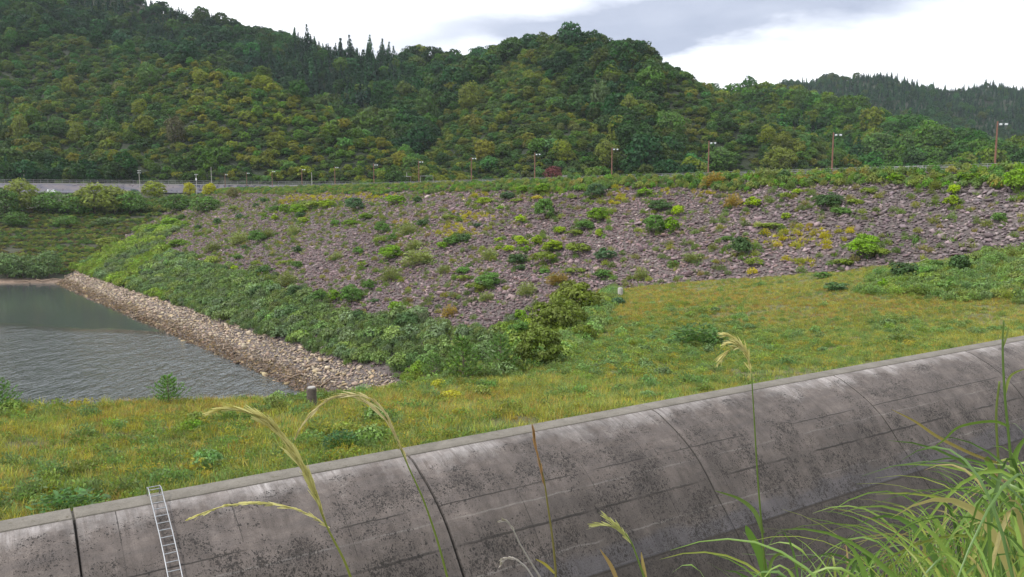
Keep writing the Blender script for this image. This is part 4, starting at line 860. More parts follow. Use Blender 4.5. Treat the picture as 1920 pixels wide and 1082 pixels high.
# ---- retaining wall with fence at the left end
m, b, p, o = newmat('mottled_wall'); po = b.n('ShaderNodeNewGeometry').outputs['Position']; mp = b.n('ShaderNodeMapping', i={0: po, 'Scale': (.20, .1, .5)}).outputs[0]
f = b.noise(mp, 1.0, 4, .6, 1.5); xs = b.n('ShaderNodeSeparateXYZ', i={0: po}).outputs[0]
thr_ = b.n('ShaderNodeMapRange', i={0: xs, 1: -240., 2: -150., 3: .60, 4: .47}).outputs[0]
dk = b.math('MULTIPLY', b.math('SUBTRACT', f, thr_), 14., clamp=True)
c = b.mix(b.ramp(b.noise(mp, .8, 4), [(.4, 0.), (.6, 1.)]), (.17, .17, .21), (.25, .22, .23)); c = b.mix(b.math('MULTIPLY', dk, .85), c, (.035, .035, .06)); b.link(c, p.inputs['Base Color']); setp(p, Roughness=.9); M['wall'] = m
def wall():
    xs = np.concatenate([np.linspace(-420, -62, 90)]); ys = wall_y(xs); top = np.interp(xs, [-420, -285, -88, -60], [8.6, 8.0, 7.0, 6.6]); V = []
    for x, y, t in zip(xs, ys, top): V += [(x, y - 3.3, 1.2), (x, y - 3.0, t), (x, y - 2.4, t), (x, y - 2.4, 1.2)]
    F = []
    for k in range(len(xs) - 1):
        for q in range(3): F.append((k * 4 + q, (k + 1) * 4 + q, (k + 1) * 4 + q + 1, k * 4 + q + 1))
    F += [(0, 1, 2, 3), tuple((len(xs) - 1) * 4 + q for q in (3, 2, 1, 0))]; r = empty('retaining_wall', (0, 0, 0)); tag(r, 'long pale concrete retaining wall mottled with dark shapes below the roadside fence', 'wall')
    mk('wall_face', V, F, M['wall'], r); mb = MB()
    for x, y, t, x2, y2, t2 in zip(xs[:-1], ys[:-1], top[:-1], xs[1:], ys[1:], top[1:]):
        mb.add([(x, y - 3.1, t + .003), (x2, y2 - 3.1, t2 + .003), (x2, y2 + .6, t2 + .003), (x, y + .6, t + .003), (x, y - 3.1, t + .22), (x2, y2 - 3.1, t2 + .22), (x2, y2 + .6, t2 + .22), (x, y + .6, t + .22)], [(4, 5, 6, 7), (0, 1, 5, 4), (2, 3, 7, 6)])
    mb.build('coping', M['pole_grey'], r)
    rail_fence('roadside_fence', [(x, y - 2.6, t + .22) for x, y, t in zip(xs, ys, top)], 2.0, 3.6, 'tall grey mesh fence on top of the long retaining wall', rails=(1., .5, .05), prad=.05, mesh=True)
wall()
mb = MB(); xs = np.linspace(-420, -80, 50)
for a_, b_ in zip(xs[:-1], xs[1:]):
    V = [(a_, wall_y(a_) - 10, 2.95), (b_, wall_y(b_) - 10, 2.95), (b_, wall_y(b_) - 3.25, 2.95), (a_, wall_y(a_) - 3.25, 2.95)]; mb.add(V, [(0, 1, 2, 3)])
tag(mb.build('road_shelf', M['asphalt']), kind='structure')
# lower road guard rail
rail_fence('guard_rail', [(x, wall_y(x) - 10.3, 2.9) for x in np.linspace(-330, -130, 40)], 1.0, 3., 'white guard rail of the lower road in front of the retaining wall', rails=(1., .6), prad=.07)

# ---- utility poles
def util(px, py, D, h, label, arms=2, white=True, grp=None):
    x, y, z = at(px, py, D); zz = float(H(np.array([x]), np.array([y]))[0]); root = empty('utility_pole', (x, y, z)); tag(root, label, 'utility pole', grp)
    mb = MB(); mb.tube([(0, 0, zz - z - 1), (0, 0, h)], [.2, .13], 8); mb.build('pole', M['pole_grey'], root)
    for k in range(arms):
        mb = MB(); mb.box((0, .2, h - .5 - k * 1.1), (2.0, .12, .14)); a = mb.build('cross_arm', M['galv'], root)
        for q in (-.8, -.3, .3, .8): mb = MB(); mb.tube([(q, .2, h - .43 - k * 1.1), (q, .2, h - .12 - k * 1.1)], .07, 6); mb.build('insulator', M['white_paint'], a)
    if white: mb = MB(); mb.tube([(.1, -.35, h - 3.4), (.1, -.35, h - 2.3)], .34, 10); mb.build('transformer', M['white_paint'], root)
    return root
util(263, 371, 425, 14.5, 'grey utility pole with two cross arms in front of the wall', 2, False)
util(369, 362, 425, 10., 'grey utility pole with a white transformer near two yellow trees', 1, True)
util(397, 350, 432, 10.5, 'plain pale pole beside the yellow tree at the roadside fence', 0, False)
util(46, 345, 442, 8.5, 'thin pale pole behind the roadside fence at the far left', 0, False)
util(585, 352, 440, 8.3, 'thin white pole rising behind the fence near the dam end', 0, False)
util(763, 345, 430, 6., 'short white pole below the pale frame on the hillside', 0, False)
# pale frames on the hill foot
def frame(px, py, D, w, h, label):
    x, y, z = at(px, py, D); root = empty('shelter_frame', (x, y, z - h)); tag(root, label, 'shelter')
    mb = MB(); mb.box((0, 0, h), (w, 2.5, .2)); mb.build('roof', M['fence'], root)
    for q in (-.48, .48):
        mb = MB(); zz = float(H(np.array([x]), np.array([y]))[0]) - (z - h); mb.tube([(q * w, 0, min(zz, 0) - .5), (q * w, 0, h - .176)], .12, 6); mb.build('leg', M['pole_grey'], root)
frame(800, 330, 432, 7, 3, 'pale flat roofed frame at the foot of the hill behind the crest')
frame(755, 331, 434, 9, 3, 'thin grey frame beside the pale roofed one at the hill foot')
# pylon on the far ridge
def pylon(px, py, D, h):
    x, y, z = at(px, py, D); root = empty('lattice_pylon', (x, y, z)); tag(root, 'small pale lattice pylon against the far wooded mountain', 'pylon')
    mb = MB(); r0 = h * .09
    for a in range(4):
        c_, s_q = (1, 1, -1, -1)[a], (1, -1, -1, 1)[a]; mb.tube([(c_ * r0, s_q * r0, -6), (c_ * r0 * .35, s_q * r0 * .35, h * .6), (0, 0, h)], .3, 4)
    mb.build('leg', M['galv'], root); mb = MB(); 
    for k in range(6):
        q = r0 * (1 - .65 * k / 6); q2 = r0 * (1 - .65 * (k + 1) / 6); z0 = h * .6 * k / 6; z1 = h * .6 * (k + 1) / 6
        mb.tube([(-q, -q, z0), (q2, -q2, z1)], .16, 4); mb.tube([(q, -q, z0), (-q2, -q2, z1)], .16, 4)
    mb.build('bracing', M['galv'], root)
    for zz, ww in ((.62, .24), (.76, .2), (.89, .15)):
        mb = MB(); mb.tube([(-h * ww, 0, h * zz), (h * ww, 0, h * zz)], .28, 4); mb.build('cross_arm', M['white_paint'], root)
pylon(1606, 214, 900, 15)

# ---- parked cars half hidden on the lower road
def car(px, D_off, label, van=False):
    a = (px - 960) / FPX / .9938; D = 432.
    for _ in range(8): D = float(wall_y(a * D)) - 6.5
    x, y = a * D, D; root = empty('parked_car', (x, y, 2.96), R(3)); tag(root, label, 'car')
    L_, Wd, hh = (4.4, 1.75, 1.9) if van else (4.2, 1.7, 1.45)
    mb = MB(); prof = [(-L_ / 2, .35), (-L_ / 2, .85), (-L_ / 2 + .3, .95), (-L_ / 2 + (.5 if van else .9), hh), (L_ / 2 - 1.2, hh), (L_ / 2 - (.9 if van else .6), .98), (L_ / 2 - .1, .85), (L_ / 2, .4)]
    n_ = len(prof); V = [(u_, -Wd / 2, z_) for u_, z_ in prof] + [(u_, Wd / 2, z_) for u_, z_ in prof]; F = [tuple(range(n_)), tuple(range(2 * n_ - 1, n_ - 1, -1))] + [(k, k + n_, (k + 1) % n_ + n_, (k + 1) % n_) for k in range(n_)]
    mb.add(V, F); mb.build('body', M['white_paint'], root); mb = MB(); mb.box((-.05, -Wd / 2 - .006, hh - .35), (L_ * .5, .02, .38)); mb.build('window', M['glass'], root)
    for q in (-1.35, 1.3): mb = MB(); mb.tube([(q, -Wd / 2 - .03, .32), (q, -Wd / 2 + .2, .32)], .32, 12); mb.build('wheel', M['tyre'], root)
car(108, 0, 'small white van on the lower road behind the leftmost roadside trees', True)
car(312, 0, 'white car on the lower road right of the small green tree', False)
car(427, 0, 'white car beside the wall, right of the two yellow trees', True)

# ---- trees
def broad_parts(seed, nl=15, per=60, size=.5):
    r_ = np.random.default_rng(seed); v, f, l = crown(r_, (0, 0, .54), (.40, .40, .44), nl, .19, per, size, low=-.9)
    me = mk('crown', v, f, M['leaf_o'], attrs={'leafv': ('FLOAT', 'FACE', l)}); tb = tri_trunk(.75, .03, r_, 6).build('trunk', M['bark'], None, True); return me, tb
TREES = [broad_parts(21, 24, 80, .05), broad_parts(22, 30, 64, .05), broad_parts(23, 20, 90, .052)]
used_t = set()
def tree(name, px, py, wpx, hpx, col, label, cat='tree', D=None, kind=0, group=None, sink=.3, bend=0):
    if D is None: x, y, z = anyhit(px, py, dmin=20)
    else: x, y, z = at(px, py, D)
    w_ = wpx / FPX * y; h_ = hpx / FPX * y
    root = empty(name, (x, y, z - sink)); tag(root, label, cat, group); root.rotation_euler = (0, 0, random.uniform(0, 6.28))
    src = TREES[kind]
    for q, s_o in enumerate(src):
        if (kind, q) in used_t: c = s_o.copy(); COL.objects.link(c)
        else: c = s_o; used_t.add((kind, q))
        c.parent = root; c.scale = (w_ / .95, w_ / .95, h_ / 1.05)
        if q == 0: setcol(c, col)
    return root
OL = (.15, .17, .042); DG = (.065, .105, .030); MG = (.09, .145, .040); YG = (.17, .19, .035); YL = (.27, .25, .03); BL = (.10, .14, .06)
for k, a in enumerate([
    (42, 400, 62, 66, OL, 'broad olive tree partly hiding the wall at the far left', 0), (92, 400, 56, 44, MG, 'low green tree between the far left olive tree and the olive group', 1),
    (8, 408, 60, 60, DG, 'dark green tree cut by the left picture edge above the terraces', 2), (178, 402, 66, 60, OL, 'tallest olive tree of the rounded group in the middle of the left bank', 1), (146, 404, 56, 46, MG, 'lower green tree against the left side of the tallest olive tree', 2), (216, 402, 60, 56, OL, 'olive tree just right of the tallest one of its group', 0),
    (244, 400, 60, 44, MG, 'mid green tree below the pole with two cross arms', 0), (290, 372, 46, 34, YG, 'small rounded yellow green tree before the wall, right of a utility pole', 0), (330, 398, 60, 36, DG, 'broad dark green tree under the white transformer pole', 1),
    (357, 366, 24, 27, YL, 'small yellow leaved tree just left of the transformer pole', 2), (393, 366, 28, 26, YL, 'small yellow leaved tree right of the transformer pole', 2), (385, 398, 60, 34, MG, 'dark spreading tree at the top left corner of the dam face', 2),
    (437, 372, 22, 24, (.12, .11, .05), 'thin brownish tree in front of the mottled wall', 0), (252, 366, 16, 14, (.07, .10, .12), 'small bluish green shrub beside the utility pole', 1),
    (30, 425, 50, 30, DG, 'dark tree lower on the left bank, near picture edge', 0), (122, 424, 40, 22, MG, 'small green tree in the middle of the upper left bank', 1), (200, 422, 44, 18, BL, 'pale layered small tree below the tallest olive tree', 2), (205, 463, 50, 22, OL, 'yellowish bush low on the terraces beside the dam edge', 0),
    (14, 521, 60, 50, BL, 'grey green willow at the waterline by the left picture edge', 0), (44, 522, 50, 46, BL, 'second grey green willow from the left at the waterline', 1), (92, 521, 50, 56, BL, 'tallest grey green willow at the right end of the shore', 0), (68, 523, 36, 34, BL, 'short grey green willow between taller ones at the shore', 2)]):
    tree('broadleaf_tree', *a[:6], kind=a[6], cat='tree', sink=.6)
tree('maple_tree', 1035, 333, 36, 30, (.10, .038, .045), 'dark red leaved tree at the hill foot behind the dam crest', kind=2, D=395, sink=2)
# marked crowns on the hills
HT = [(378, 158, 34, 26, YG, 'bright yellow green tree high on the left spur'), (262, 215, 30, 28, YG, 'light green rounded crown in the middle of the left hillside'), (210, 262, 34, 40, MG, 'tall mid green tree rising from the left hillside scrub'), (40, 262, 30, 40, OL, 'pale feathery tree low on the left hillside near the picture edge'),
      (145, 268, 32, 36, OL, 'pale feathery tree right of the first on the lower left hillside'), (330, 265, 40, 44, (.09, .085, .05), 'grey brown sparse tree beside the left spur'), (280, 160, 46, 36, MG, 'wide green crown on the shoulder of the left spur'), (495, 165, 40, 24, YG, 'yellowish crown on the very tip of the left spur'),
      (700, 235, 40, 34, BL, 'pale bluish green tree at the bottom of the cedar valley'), (800, 240, 50, 60, DG, 'dark conical crown right of the cedar valley'), (880, 205, 44, 44, OL, 'light olive crown on the left flank of the middle hill'), (1125, 215, 46, 56, BL, 'pale green tree in the gully of the middle hill'),
      (1180, 235, 40, 50, OL, 'yellow tinted tree right of the gully on the middle hill'), (1255, 260, 60, 46, MG, 'round mid green tree on the right flank of the middle hill'), (1440, 268, 36, 34, YG, 'rounded yellow green crown at the right end of the middle hill'), (1135, 310, 46, 44, OL, 'light tree behind the fourth lamp post from the right'),
      (1055, 300, 40, 36, YG, 'yellow green tree just above the dark red tree'), (1210, 320, 60, 36, MG, 'green crown right of the fourth lamp post on the hill foot'), (1350, 320, 70, 40, MG, 'green crown right of the third lamp post on the hill foot'), (1460, 318, 60, 40, OL, 'olive crown between the second and third lamp posts'),
      (1640, 300, 70, 46, MG, 'wide green crown right of the second lamp post'), (1700, 300, 46, 46, MG, 'upright green crown midway between the two nearest lamp posts'), (1505, 215, 34, 44, DG, 'dark pointed tree on the low ridge left of the pylon')]
for k, a in enumerate(HT): tree('hill_tree', a[0], a[1] + 4, a[2] * .9, a[3] * 1.3, tuple(v * .78 for v in a[4]), a[5], kind=k % 3, sink=1.5)
# cedars on the skyline
v, f, l = conifer(np.random.default_rng(5), 1., .19, 17, 16, .085); cc = mk('crown', v, f, M['leaf_o'], attrs={'leafv': ('FLOAT', 'FACE', l)}); mb = MB(); mb.tube([(0, 0, -.2), (0, 0, .95)], [.018, .003], 5); ct = mb.build('trunk', M['bark'])
first = True
def cedar(px, py, D, h, label, group):
    global first
    x, y, z = at(px, py, D); zg = float(H(np.array([x]), np.array([y]))[0]); root = empty('cedar_tree', (x, y, max(zg - .5, z - h * .45))); tag(root, label, 'cedar', group)
    for q, s_o in enumerate((cc, ct)):
        c = s_o if first else s_o.copy()
        if not first: COL.objects.link(c)
        c.parent = root; c.scale = (h, h, h)
        if q == 0: setcol(c, (.018, .034, .018))
    first = False
rr_ = random.Random(4)
for k in range(34):
    px = 325 + k * 6.1 + rr_.uniform(-3, 3); py = np.interp(px, [270, 330, 400, 500, 535], [0, 22, 50, 70, 82]); cedar(px, py, np.interp(px, [270, 530], [930, 872]), rr_.uniform(9, 16), 'pointed dark cedar on the skyline of the high left ridge', 'cedars on the left ridge skyline')
for k in range(16):
    px = 615 + k * 9.5 + rr_.uniform(-3, 3); py = np.interp(px, [590, 700, 760, 850], [96, 108, 110, 113]); cedar(px, py, np.interp(px, [590, 850], [860, 820]), rr_.uniform(9, 14), 'pointed dark cedar on the saddle left of the middle hill', 'cedars on the saddle skyline')
for px, py in ((1725, 163), (1742, 162), (1757, 166), (1783, 164), (1803, 160), (1822, 160), (1848, 160), (1865, 161), (1884, 163), (1905, 164)): cedar(px, py + 6, 1405, rr_.uniform(9, 13), 'small distant cedar on the far right ridge line', 'cedars on the far right ridge')

# ---- bushes on the dam face (picture x, foot y, width, height, kind)
BR = (.13, .21, .032); GR = (.085, .15, .042); DK = (.055, .095, .038); TE = (.06, .105, .052); OV = (.16, .19, .08); LM = (.20, .27, .035); YE = (.28, .24, .045); BN = (.20, .15, .06); GY = (.13, .17, .035)
KD = {'lime': LM, 'bright green': BR, 'green': GR, 'dark green': DK, 'teal green': TE, 'olive': OV, 'yellow': YE, 'brownish': BN, 'yellow green': GY}
def um(name, t, mat=None): return mk(name, t[0], t[1], mat or M['leaf_o'], attrs={'leafv': ('FLOAT', 'FACE', t[2])})
r2 = np.random.default_rng(31)
BIGB = [crown(r2, (0, 0, .36), (.36, .36, .44), 26, .14, 110, .042, low=-.3) for _ in range(3)]
LEAFY = [crown(r2, (0, 0, .36), (.36, .36, .42), nl, .19, per, .085, low=-.25) for nl, per in ((11, 62), (9, 75), (13, 52))]
FEATH = [frond_bush(r2, 750, .95, .5, .055) for _ in range(2)]
SPREAD = [crown(r2, (0, 0, .3), (.42, .42, .36), 15, .15, 40, .07, low=.0) for _ in range(2)]
usedm = {}
bx, by, bz = hit([q[0] for q in BUSH], [q[1] - 1 for q in BUSH], dmin=60)
def describe(px, py, wm, t, z):
    k = min(range(13), key=lambda q: abs(LPX[q] - px)); side = 'left of' if px < LPX[k] - 9 else ('right of' if px > LPX[k] + 9 else 'in line with')
    band = 'on the crest edge' if z > CREST - 2.4 else 'high on the dam face' if z > -1.5 else 'midway down the dam face' if z > -9 else 'low on the dam face' if z > -17 else 'near the foot of the dam face'
    size = 'small' if wm < 2.2 else 'medium' if wm < 4.2 else 'large'
    which = (['nearest', 'second', 'third', 'fourth', 'fifth', 'sixth', 'seventh', 'eighth', 'ninth', 'tenth', 'eleventh', 'twelfth', 'thirteenth'][k]) + ' lamp post'
    form = {'olive': 'olive bush', 'brownish': 'brownish bush'}.get(t, t + ' bush'); return f'{size} {form} {band}, {side} {which}'
recs = []
for q, x, y, z in zip(BUSH, bx, by, bz): recs.append([describe(q[0], q[1], q[2] / FPX * y, q[4], z), q, float(x), float(y), float(z)])
from collections import defaultdict
grp = defaultdict(list)
for r_ in recs: grp[r_[0]].append(r_)
for lab, L_ in grp.items():
    if len(L_) == 1: continue
    xs_ = [r_[1][0] for r_ in L_]; ys_ = [r_[1][1] for r_ in L_]
    if len(L_) == 2:
        if abs(xs_[0] - xs_[1]) >= abs(ys_[0] - ys_[1]): a, b_ = sorted(L_, key=lambda r_: r_[1][0]); a[0] = 'left ' + lab; b_[0] = 'right ' + lab
        else: a, b_ = sorted(L_, key=lambda r_: r_[1][1]); a[0] = 'upper ' + lab; b_[0] = 'lower ' + lab
    else:
        for nm, r_ in zip(['leftmost', 'second', 'third', 'fourth', 'fifth', 'sixth', 'seventh', 'eighth'], sorted(L_, key=lambda r_: r_[1][0])): r_[0] = nm + ' ' + lab
for r_ in recs: r_[0] = r_[0].replace(' down the dam face', ' down the face').replace(' on the dam face', ' on the face') if len(r_[0].split()) > 16 else r_[0]
for r_ in recs: r_[0] = r_[0].replace('near the foot of the dam face', 'at the dam foot') if len(r_[0].split()) > 16 else r_[0]
for k, (lab, q, x, y, z) in enumerate(recs):
    t = q[4]; wm = q[2] / FPX * y; hm = q[3] / FPX * y * .92; fam = 'F' if t in ('olive', 'brownish') else 'S' if t in ('yellow', 'yellow green') else 'L'
    if wm > 3.6 and fam == 'L': fam = 'B'
    src = {'F': FEATH, 'S': SPREAD, 'L': LEAFY, 'B': BIGB}[fam]; vi = k % len(src)
    if (fam, vi) not in usedm: o = um('bush', src[vi]); usedm[(fam, vi)] = o
    else: o = usedm[(fam, vi)].copy(); COL.objects.link(o)
    o.location = (x, y, z - .15); o.scale = (wm * 1.22, wm * 1.1, hm * 1.35); o.rotation_euler = (0, 0, random.uniform(0, 6.28)); c_ = np.array(KD[t]) * np.array([1.08, 1., 1.]) * random.uniform(.8, 1.15); setcol(o, c_); tag(o, lab, 'bush', 'bushes scattered over the rocky dam face')
# ---- bushes on and around the grassy flat
def bush(px, py, w_, h_, col, label, fam='L', vi=0, D=None, tilt=0):
    if D is None: x, y, z = anyhit(px, py, dmin=17)
    else: x, y, z = at(px, py, D)
    key = (fam, vi); o = usedm[key].copy(); COL.objects.link(o); wm = w_ / FPX * y; o.location = (x, y, z - .12); o.scale = (wm, wm, h_ / FPX * y); o.rotation_euler = (0, 0, random.uniform(0, 6)); setcol(o, col); tag(o, label, 'bush'); return o
OB = (.12, .138, .034)
bush(1080, 606, 112, 100, OB, 'tall dark olive bush, upper right of the big clump at the slope edge', 'B'); bush(1038, 648, 118, 112, (.11, .13, .033), 'dark olive bush in the middle of the big clump', 'B', vi=1); bush(1012, 690, 104, 104, (.105, .128, .033), 'lowest dark olive bush of the big clump', 'B', vi=2); bush(1070, 560, 56, 40, OB, 'topmost olive bush of the big clump by the rocks', 'B', vi=1)
bush(1060, 630, 90, 90, (.11, .13, .033), 'rounded bush filling the dark olive clump between its upper and middle bushes', 'B', vi=0); bush(1098, 640, 50, 44, (.11, .13, .03), 'smaller olive bush leaning out of the clump onto the grass', 'B', vi=0); bush(975, 640, 60, 50, MG, 'green bush left of the dark olive clump', 'B', vi=2)
bush(1160, 572, 32, 20, TE, 'small teal green bush below the short grey post'); bush(365, 808, 46, 32, BR, 'bright green bush on the grass in the left foreground'); bush(845, 748, 44, 30, (.30, .27, .05), 'pale yellow plant at the edge of the grass', 'S', 0); bush(822, 728, 34, 28, (.30, .29, .05), 'yellow flowering plant beside the young pines', 'S', 1)
bush(920, 728, 40, 20, MG, 'low green bush between yellow plants and dark olive clump', vi=1); bush(640, 842, 84, 44, (.06, .11, .05), 'soft bluish green weed clump behind the arching grass plume', 'F', 0); bush(130, 960, 150, 52, (.075, .125, .05), 'broad soft green weed patch just behind the weir coping', 'F', 1); bush(650, 742, 40, 16, MG, 'green bush on the stones above the dark round post', vi=0)
bush(545, 752, 28, 22, MG, 'small weed at the water edge left of the round post', 'F', 0); bush(458, 754, 24, 18, MG, 'tiny upright weed on the shoreline between pine and post', 'F', 1); bush(1690, 642, 70, 22, (.10, .13, .045), 'low weed patch on the grass left of the far coping', 'F', 1); bush(1310, 650, 120, 50, (.075, .12, .045), 'wide green weed patch in the middle of the grassy flat', 'F', 0)
bush(600, 800, 46, 26, (.09, .14, .05), 'pale green weed inside the arc of the bent plume', 'F', 1)
# young pines
def pine(px, py, w_, h_, label, seed, col=(.11, .185, .05), D=None):
    x, y, z = anyhit(px, py, dmin=20) if D is None else at(px, py, D)
    r_ = np.random.default_rng(seed); hh = h_ / FPX * y; ww = w_ / FPX * y / 2; root = empty('young_pine', (x, y, z - .05)); tag(root, label, 'pine')
    mb = MB(); mb.tube([(0, 0, -.3), (.01 * hh, 0, hh * .5), (0, .01 * hh, hh * .96)], [hh * .022, hh * .014, hh * .004], 7); parts = []; nb = 0
    for lv in range(8):
        t = (lv + .6) / 8; zb = hh * (.06 + .82 * t); nbr = 6 - lv // 3; off = r_.uniform(0, 6)
        for q in range(nbr):
            a = off + 6.283 * q / nbr + r_.uniform(-.3, .3); L_ = ww * (1.08 - t * .82) * r_.uniform(.7, 1.15); tip = (math.cos(a) * L_, math.sin(a) * L_, zb + L_ * .55); mid_ = (math.cos(a) * L_ * .55, math.sin(a) * L_ * .55, zb + L_ * .12); mb.tube([(0, 0, zb), mid_, tip], [hh * .007, hh * .005, hh * .002], 4, False)
            for m_ in range(26):
                u_ = r_.uniform(.2, 1.08); c_ = np.array([tip[0] * u_, tip[1] * u_, zb + (L_ * (.55 * u_ ** 2))]); d = np.array([math.cos(a), math.sin(a), .8]) + r_.normal(size=3) * .75; d /= np.linalg.norm(d); nl_ = hh * .085; s_ = np.cross(d, r_.normal(size=3)); s_ /= np.linalg.norm(s_); s_ *= hh * .012
                parts.append((np.array([c_ - s_, c_ + s_, c_ + s_ * .4 + d * nl_, c_ - s_ * .4 + d * nl_]), np.array([[0, 1, 2, 3]]), np.array([r_.random()])))
    mb.build('trunk', M['bark'], root); v, f, l = merge(*parts); c = mk('needles', v, f, M['leaf_o'], root, attrs={'leafv': ('FLOAT', 'FACE', l)}); setcol(c, col)
pine(316, 758, 66, 62, 'young pine standing alone at the water edge', 1); pine(-6, 775, 84, 74, 'young pine cut by the left picture edge at the shore', 2); pine(32, 772, 44, 26, 'low pine seedling right of the one at the picture edge', 6)
pine(868, 716, 78, 96, 'young pine in front of the low shrubs, left of a second pine', 3, (.11, .165, .055)); pine(938, 700, 72, 84, 'young pine between another pine and the dark olive clump', 4, (.11, .17, .06)); pine(812, 712, 56, 56, 'short bushy pine left of the two taller pines', 5, (.12, .18, .06))
# ---- marker posts
def marker(px, py, rad, h, label, top):
    x, y, z = anyhit(px, py, dmin=20); root = empty('marker_post', (x, y, z)); tag(root, label, 'post')
    mb = MB(); mb.tube([(0, 0, -.4), (0, 0, h - .06), (0, 0, h)], [rad, rad, rad * .93], 20); mb.build('shaft', M['post_conc'] if top == 'pale' else M['pole_grey'], root)
    mb = MB(); mb.tube([(0, 0, h + .002), (0, 0, h + .05)], [rad * .8, rad * .74], 20); mb.build('cap', M['post_top'], root)
marker(585, 764, .27, 1.1, 'dark stained round post with pale top at the water edge', 'pale'); marker(1163, 556, .38, 1.25, 'short grey round post where the grass meets the rocks', 'g')
# ---- driftwood
rr_ = random.Random(9)
def log(px, py, L_, rad, ang, label):
    x, y, z = anyhit(px, py, dmin=60); mb = MB(); pts = []; z0 = z + .35
    for k in range(7):
        t = k / 6 - .5; lx = L_ * t; ly = L_ * .09 * math.sin(k * 1.3 + px); X_, Y_ = lx * math.cos(ang) - ly * math.sin(ang), lx * math.sin(ang) + ly * math.cos(ang); pts.append((X_, Y_, float(H(np.array([x + X_]), np.array([y + Y_]))[0]) - z0 + .5 + .12 * math.sin(k * 2)))
    mb.tube(pts, [rad * (1 - .1 * k) for k in range(7)], 7)
    b_ = pts[3]; mb.tube([b_, (b_[0] + L_ * .12, b_[1] + L_ * .1, b_[2] + L_ * .06), (b_[0] + L_ * .16, b_[1] + L_ * .22, b_[2] + L_ * .08)], [rad * .5, rad * .35, rad * .15], 5); o = mb.build('driftwood_log', M['drift'], None, True); o.location = (x, y, z0); tag(o, label, 'driftwood', 'driftwood along the waterline')
for a in [(612, 722, 5.5, .20, .2, 'curved bleached driftwood log on the stones behind the bent plume'), (575, 690, 5, .17, 2.4, 'dark driftwood log on the stones, upper right of the curved one'), (500, 678, 6, .2, 2.2, 'long dark driftwood log halfway along the stone shore'), (540, 712, 5, .16, 2.9, 'dark driftwood log near the water, left of the round post'),
          (330, 610, 7, .2, 1.2, 'driftwood log lying across the middle of the pale stones'), (420, 655, 6, .18, 2.3, 'driftwood log at the water beside the narrow part of the shore'), (250, 596, 7, .2, 2.3, 'driftwood log in the dark debris near the calm water'), (90, 527, 9, .22, .1, 'driftwood on the brown mud at the far end of the water'), (40, 530, 8, .2, 3.0, 'pale driftwood on the mud at the left picture edge'), (590, 730, 3, .14, 1.0, 'short broken branch beside the curved driftwood log')]: log(*a)
# brown brushwood strip at the waterline
T_twig = []
for k in range(3):
    r_ = np.random.default_rng(60 + k); T_twig.append(blades(r_, 16, .35, .7, .07, 2.4, 2))
x, y, sA, tA = dam_points(.8, 80, 97); z = H(x, y); px, py = proj(x, y, z); k = (z < -30.5) & (z > -32.2) & onface(x, y, z) & (px < 700) & (rg.random(len(x)) < .8); x, y, z = x[k], y[k], z[k]; n = len(x); s = rg.uniform(.7, 1.5, n)
tag(scatter('brushwood', T_twig, np.stack([x, y, z + .2], 1), rotz(n, .3), np.stack([s, s, s], 1), jitc(pick([(.10, .065, .045), (.16, .11, .075), (.06, .045, .035), (.28, .2, .13)], [3, 2, 2, .6], n), .2), rg.integers(0, 3, n), M['blade_i']), 'brown dead brushwood washed up along the waterline', 'brushwood', kind='stuff')

# ---- metal ladder on the weir
def ladder():
    s0 = s_of(293, 938); x0, y0 = wline(np.array([s0])); x1, y1 = wline(np.array([s0 + .5])); t = np.array([x1[0] - x0[0], y1[0] - y0[0]]); t /= np.linalg.norm(t); nrm = np.array([t[1], -t[0]]); o = np.array([x0[0], y0[0]])
    root = empty('ladder', (float(o[0]), float(o[1]), WTOP)); tag(root, 'narrow galvanised steel ladder fixed to the curved face of the spillway', 'ladder')
    uu = np.concatenate([[-.62, -.60, -.30, .0], np.arange(.3, 9, .25)]); zz = -np.interp(uu, PU, PZ) + .10; zz[:4] = [.02, .30, .34, .22]; zz[4] = .06
    pts = [np.array([nrm[0] * a, nrm[1] * a, b_]) for a, b_ in zip(uu, zz)]; L_ = np.concatenate([[0], np.cumsum([np.linalg.norm(pts[k + 1] - pts[k]) for k in range(len(pts) - 1)])]); hw = .185
    for s_ in (-1, 1):
        mb = MB(); mb.tube([tuple(q + np.array([t[0], t[1], 0]) * hw * s_) for q in pts], .017, 6); mb.build('side_rail', M['galv'], root, True)
    def pt(s): return np.array([np.interp(s, L_, [q[k] for q in pts]) for k in range(3)])
    rung = None; s = .35
    while s < L_[-1] - .3:
        q = pt(s); 
        if rung is None: mb = MB(); T3 = np.array([t[0], t[1], 0]); mb.tube([tuple(-T3 * hw), tuple(T3 * hw)], .017, 6); rung = c = mb.build('rung', M['galv'], root)
        else: c = rung.copy(); COL.objects.link(c); c.parent = root
        c.location = q; s += .30
ladder()

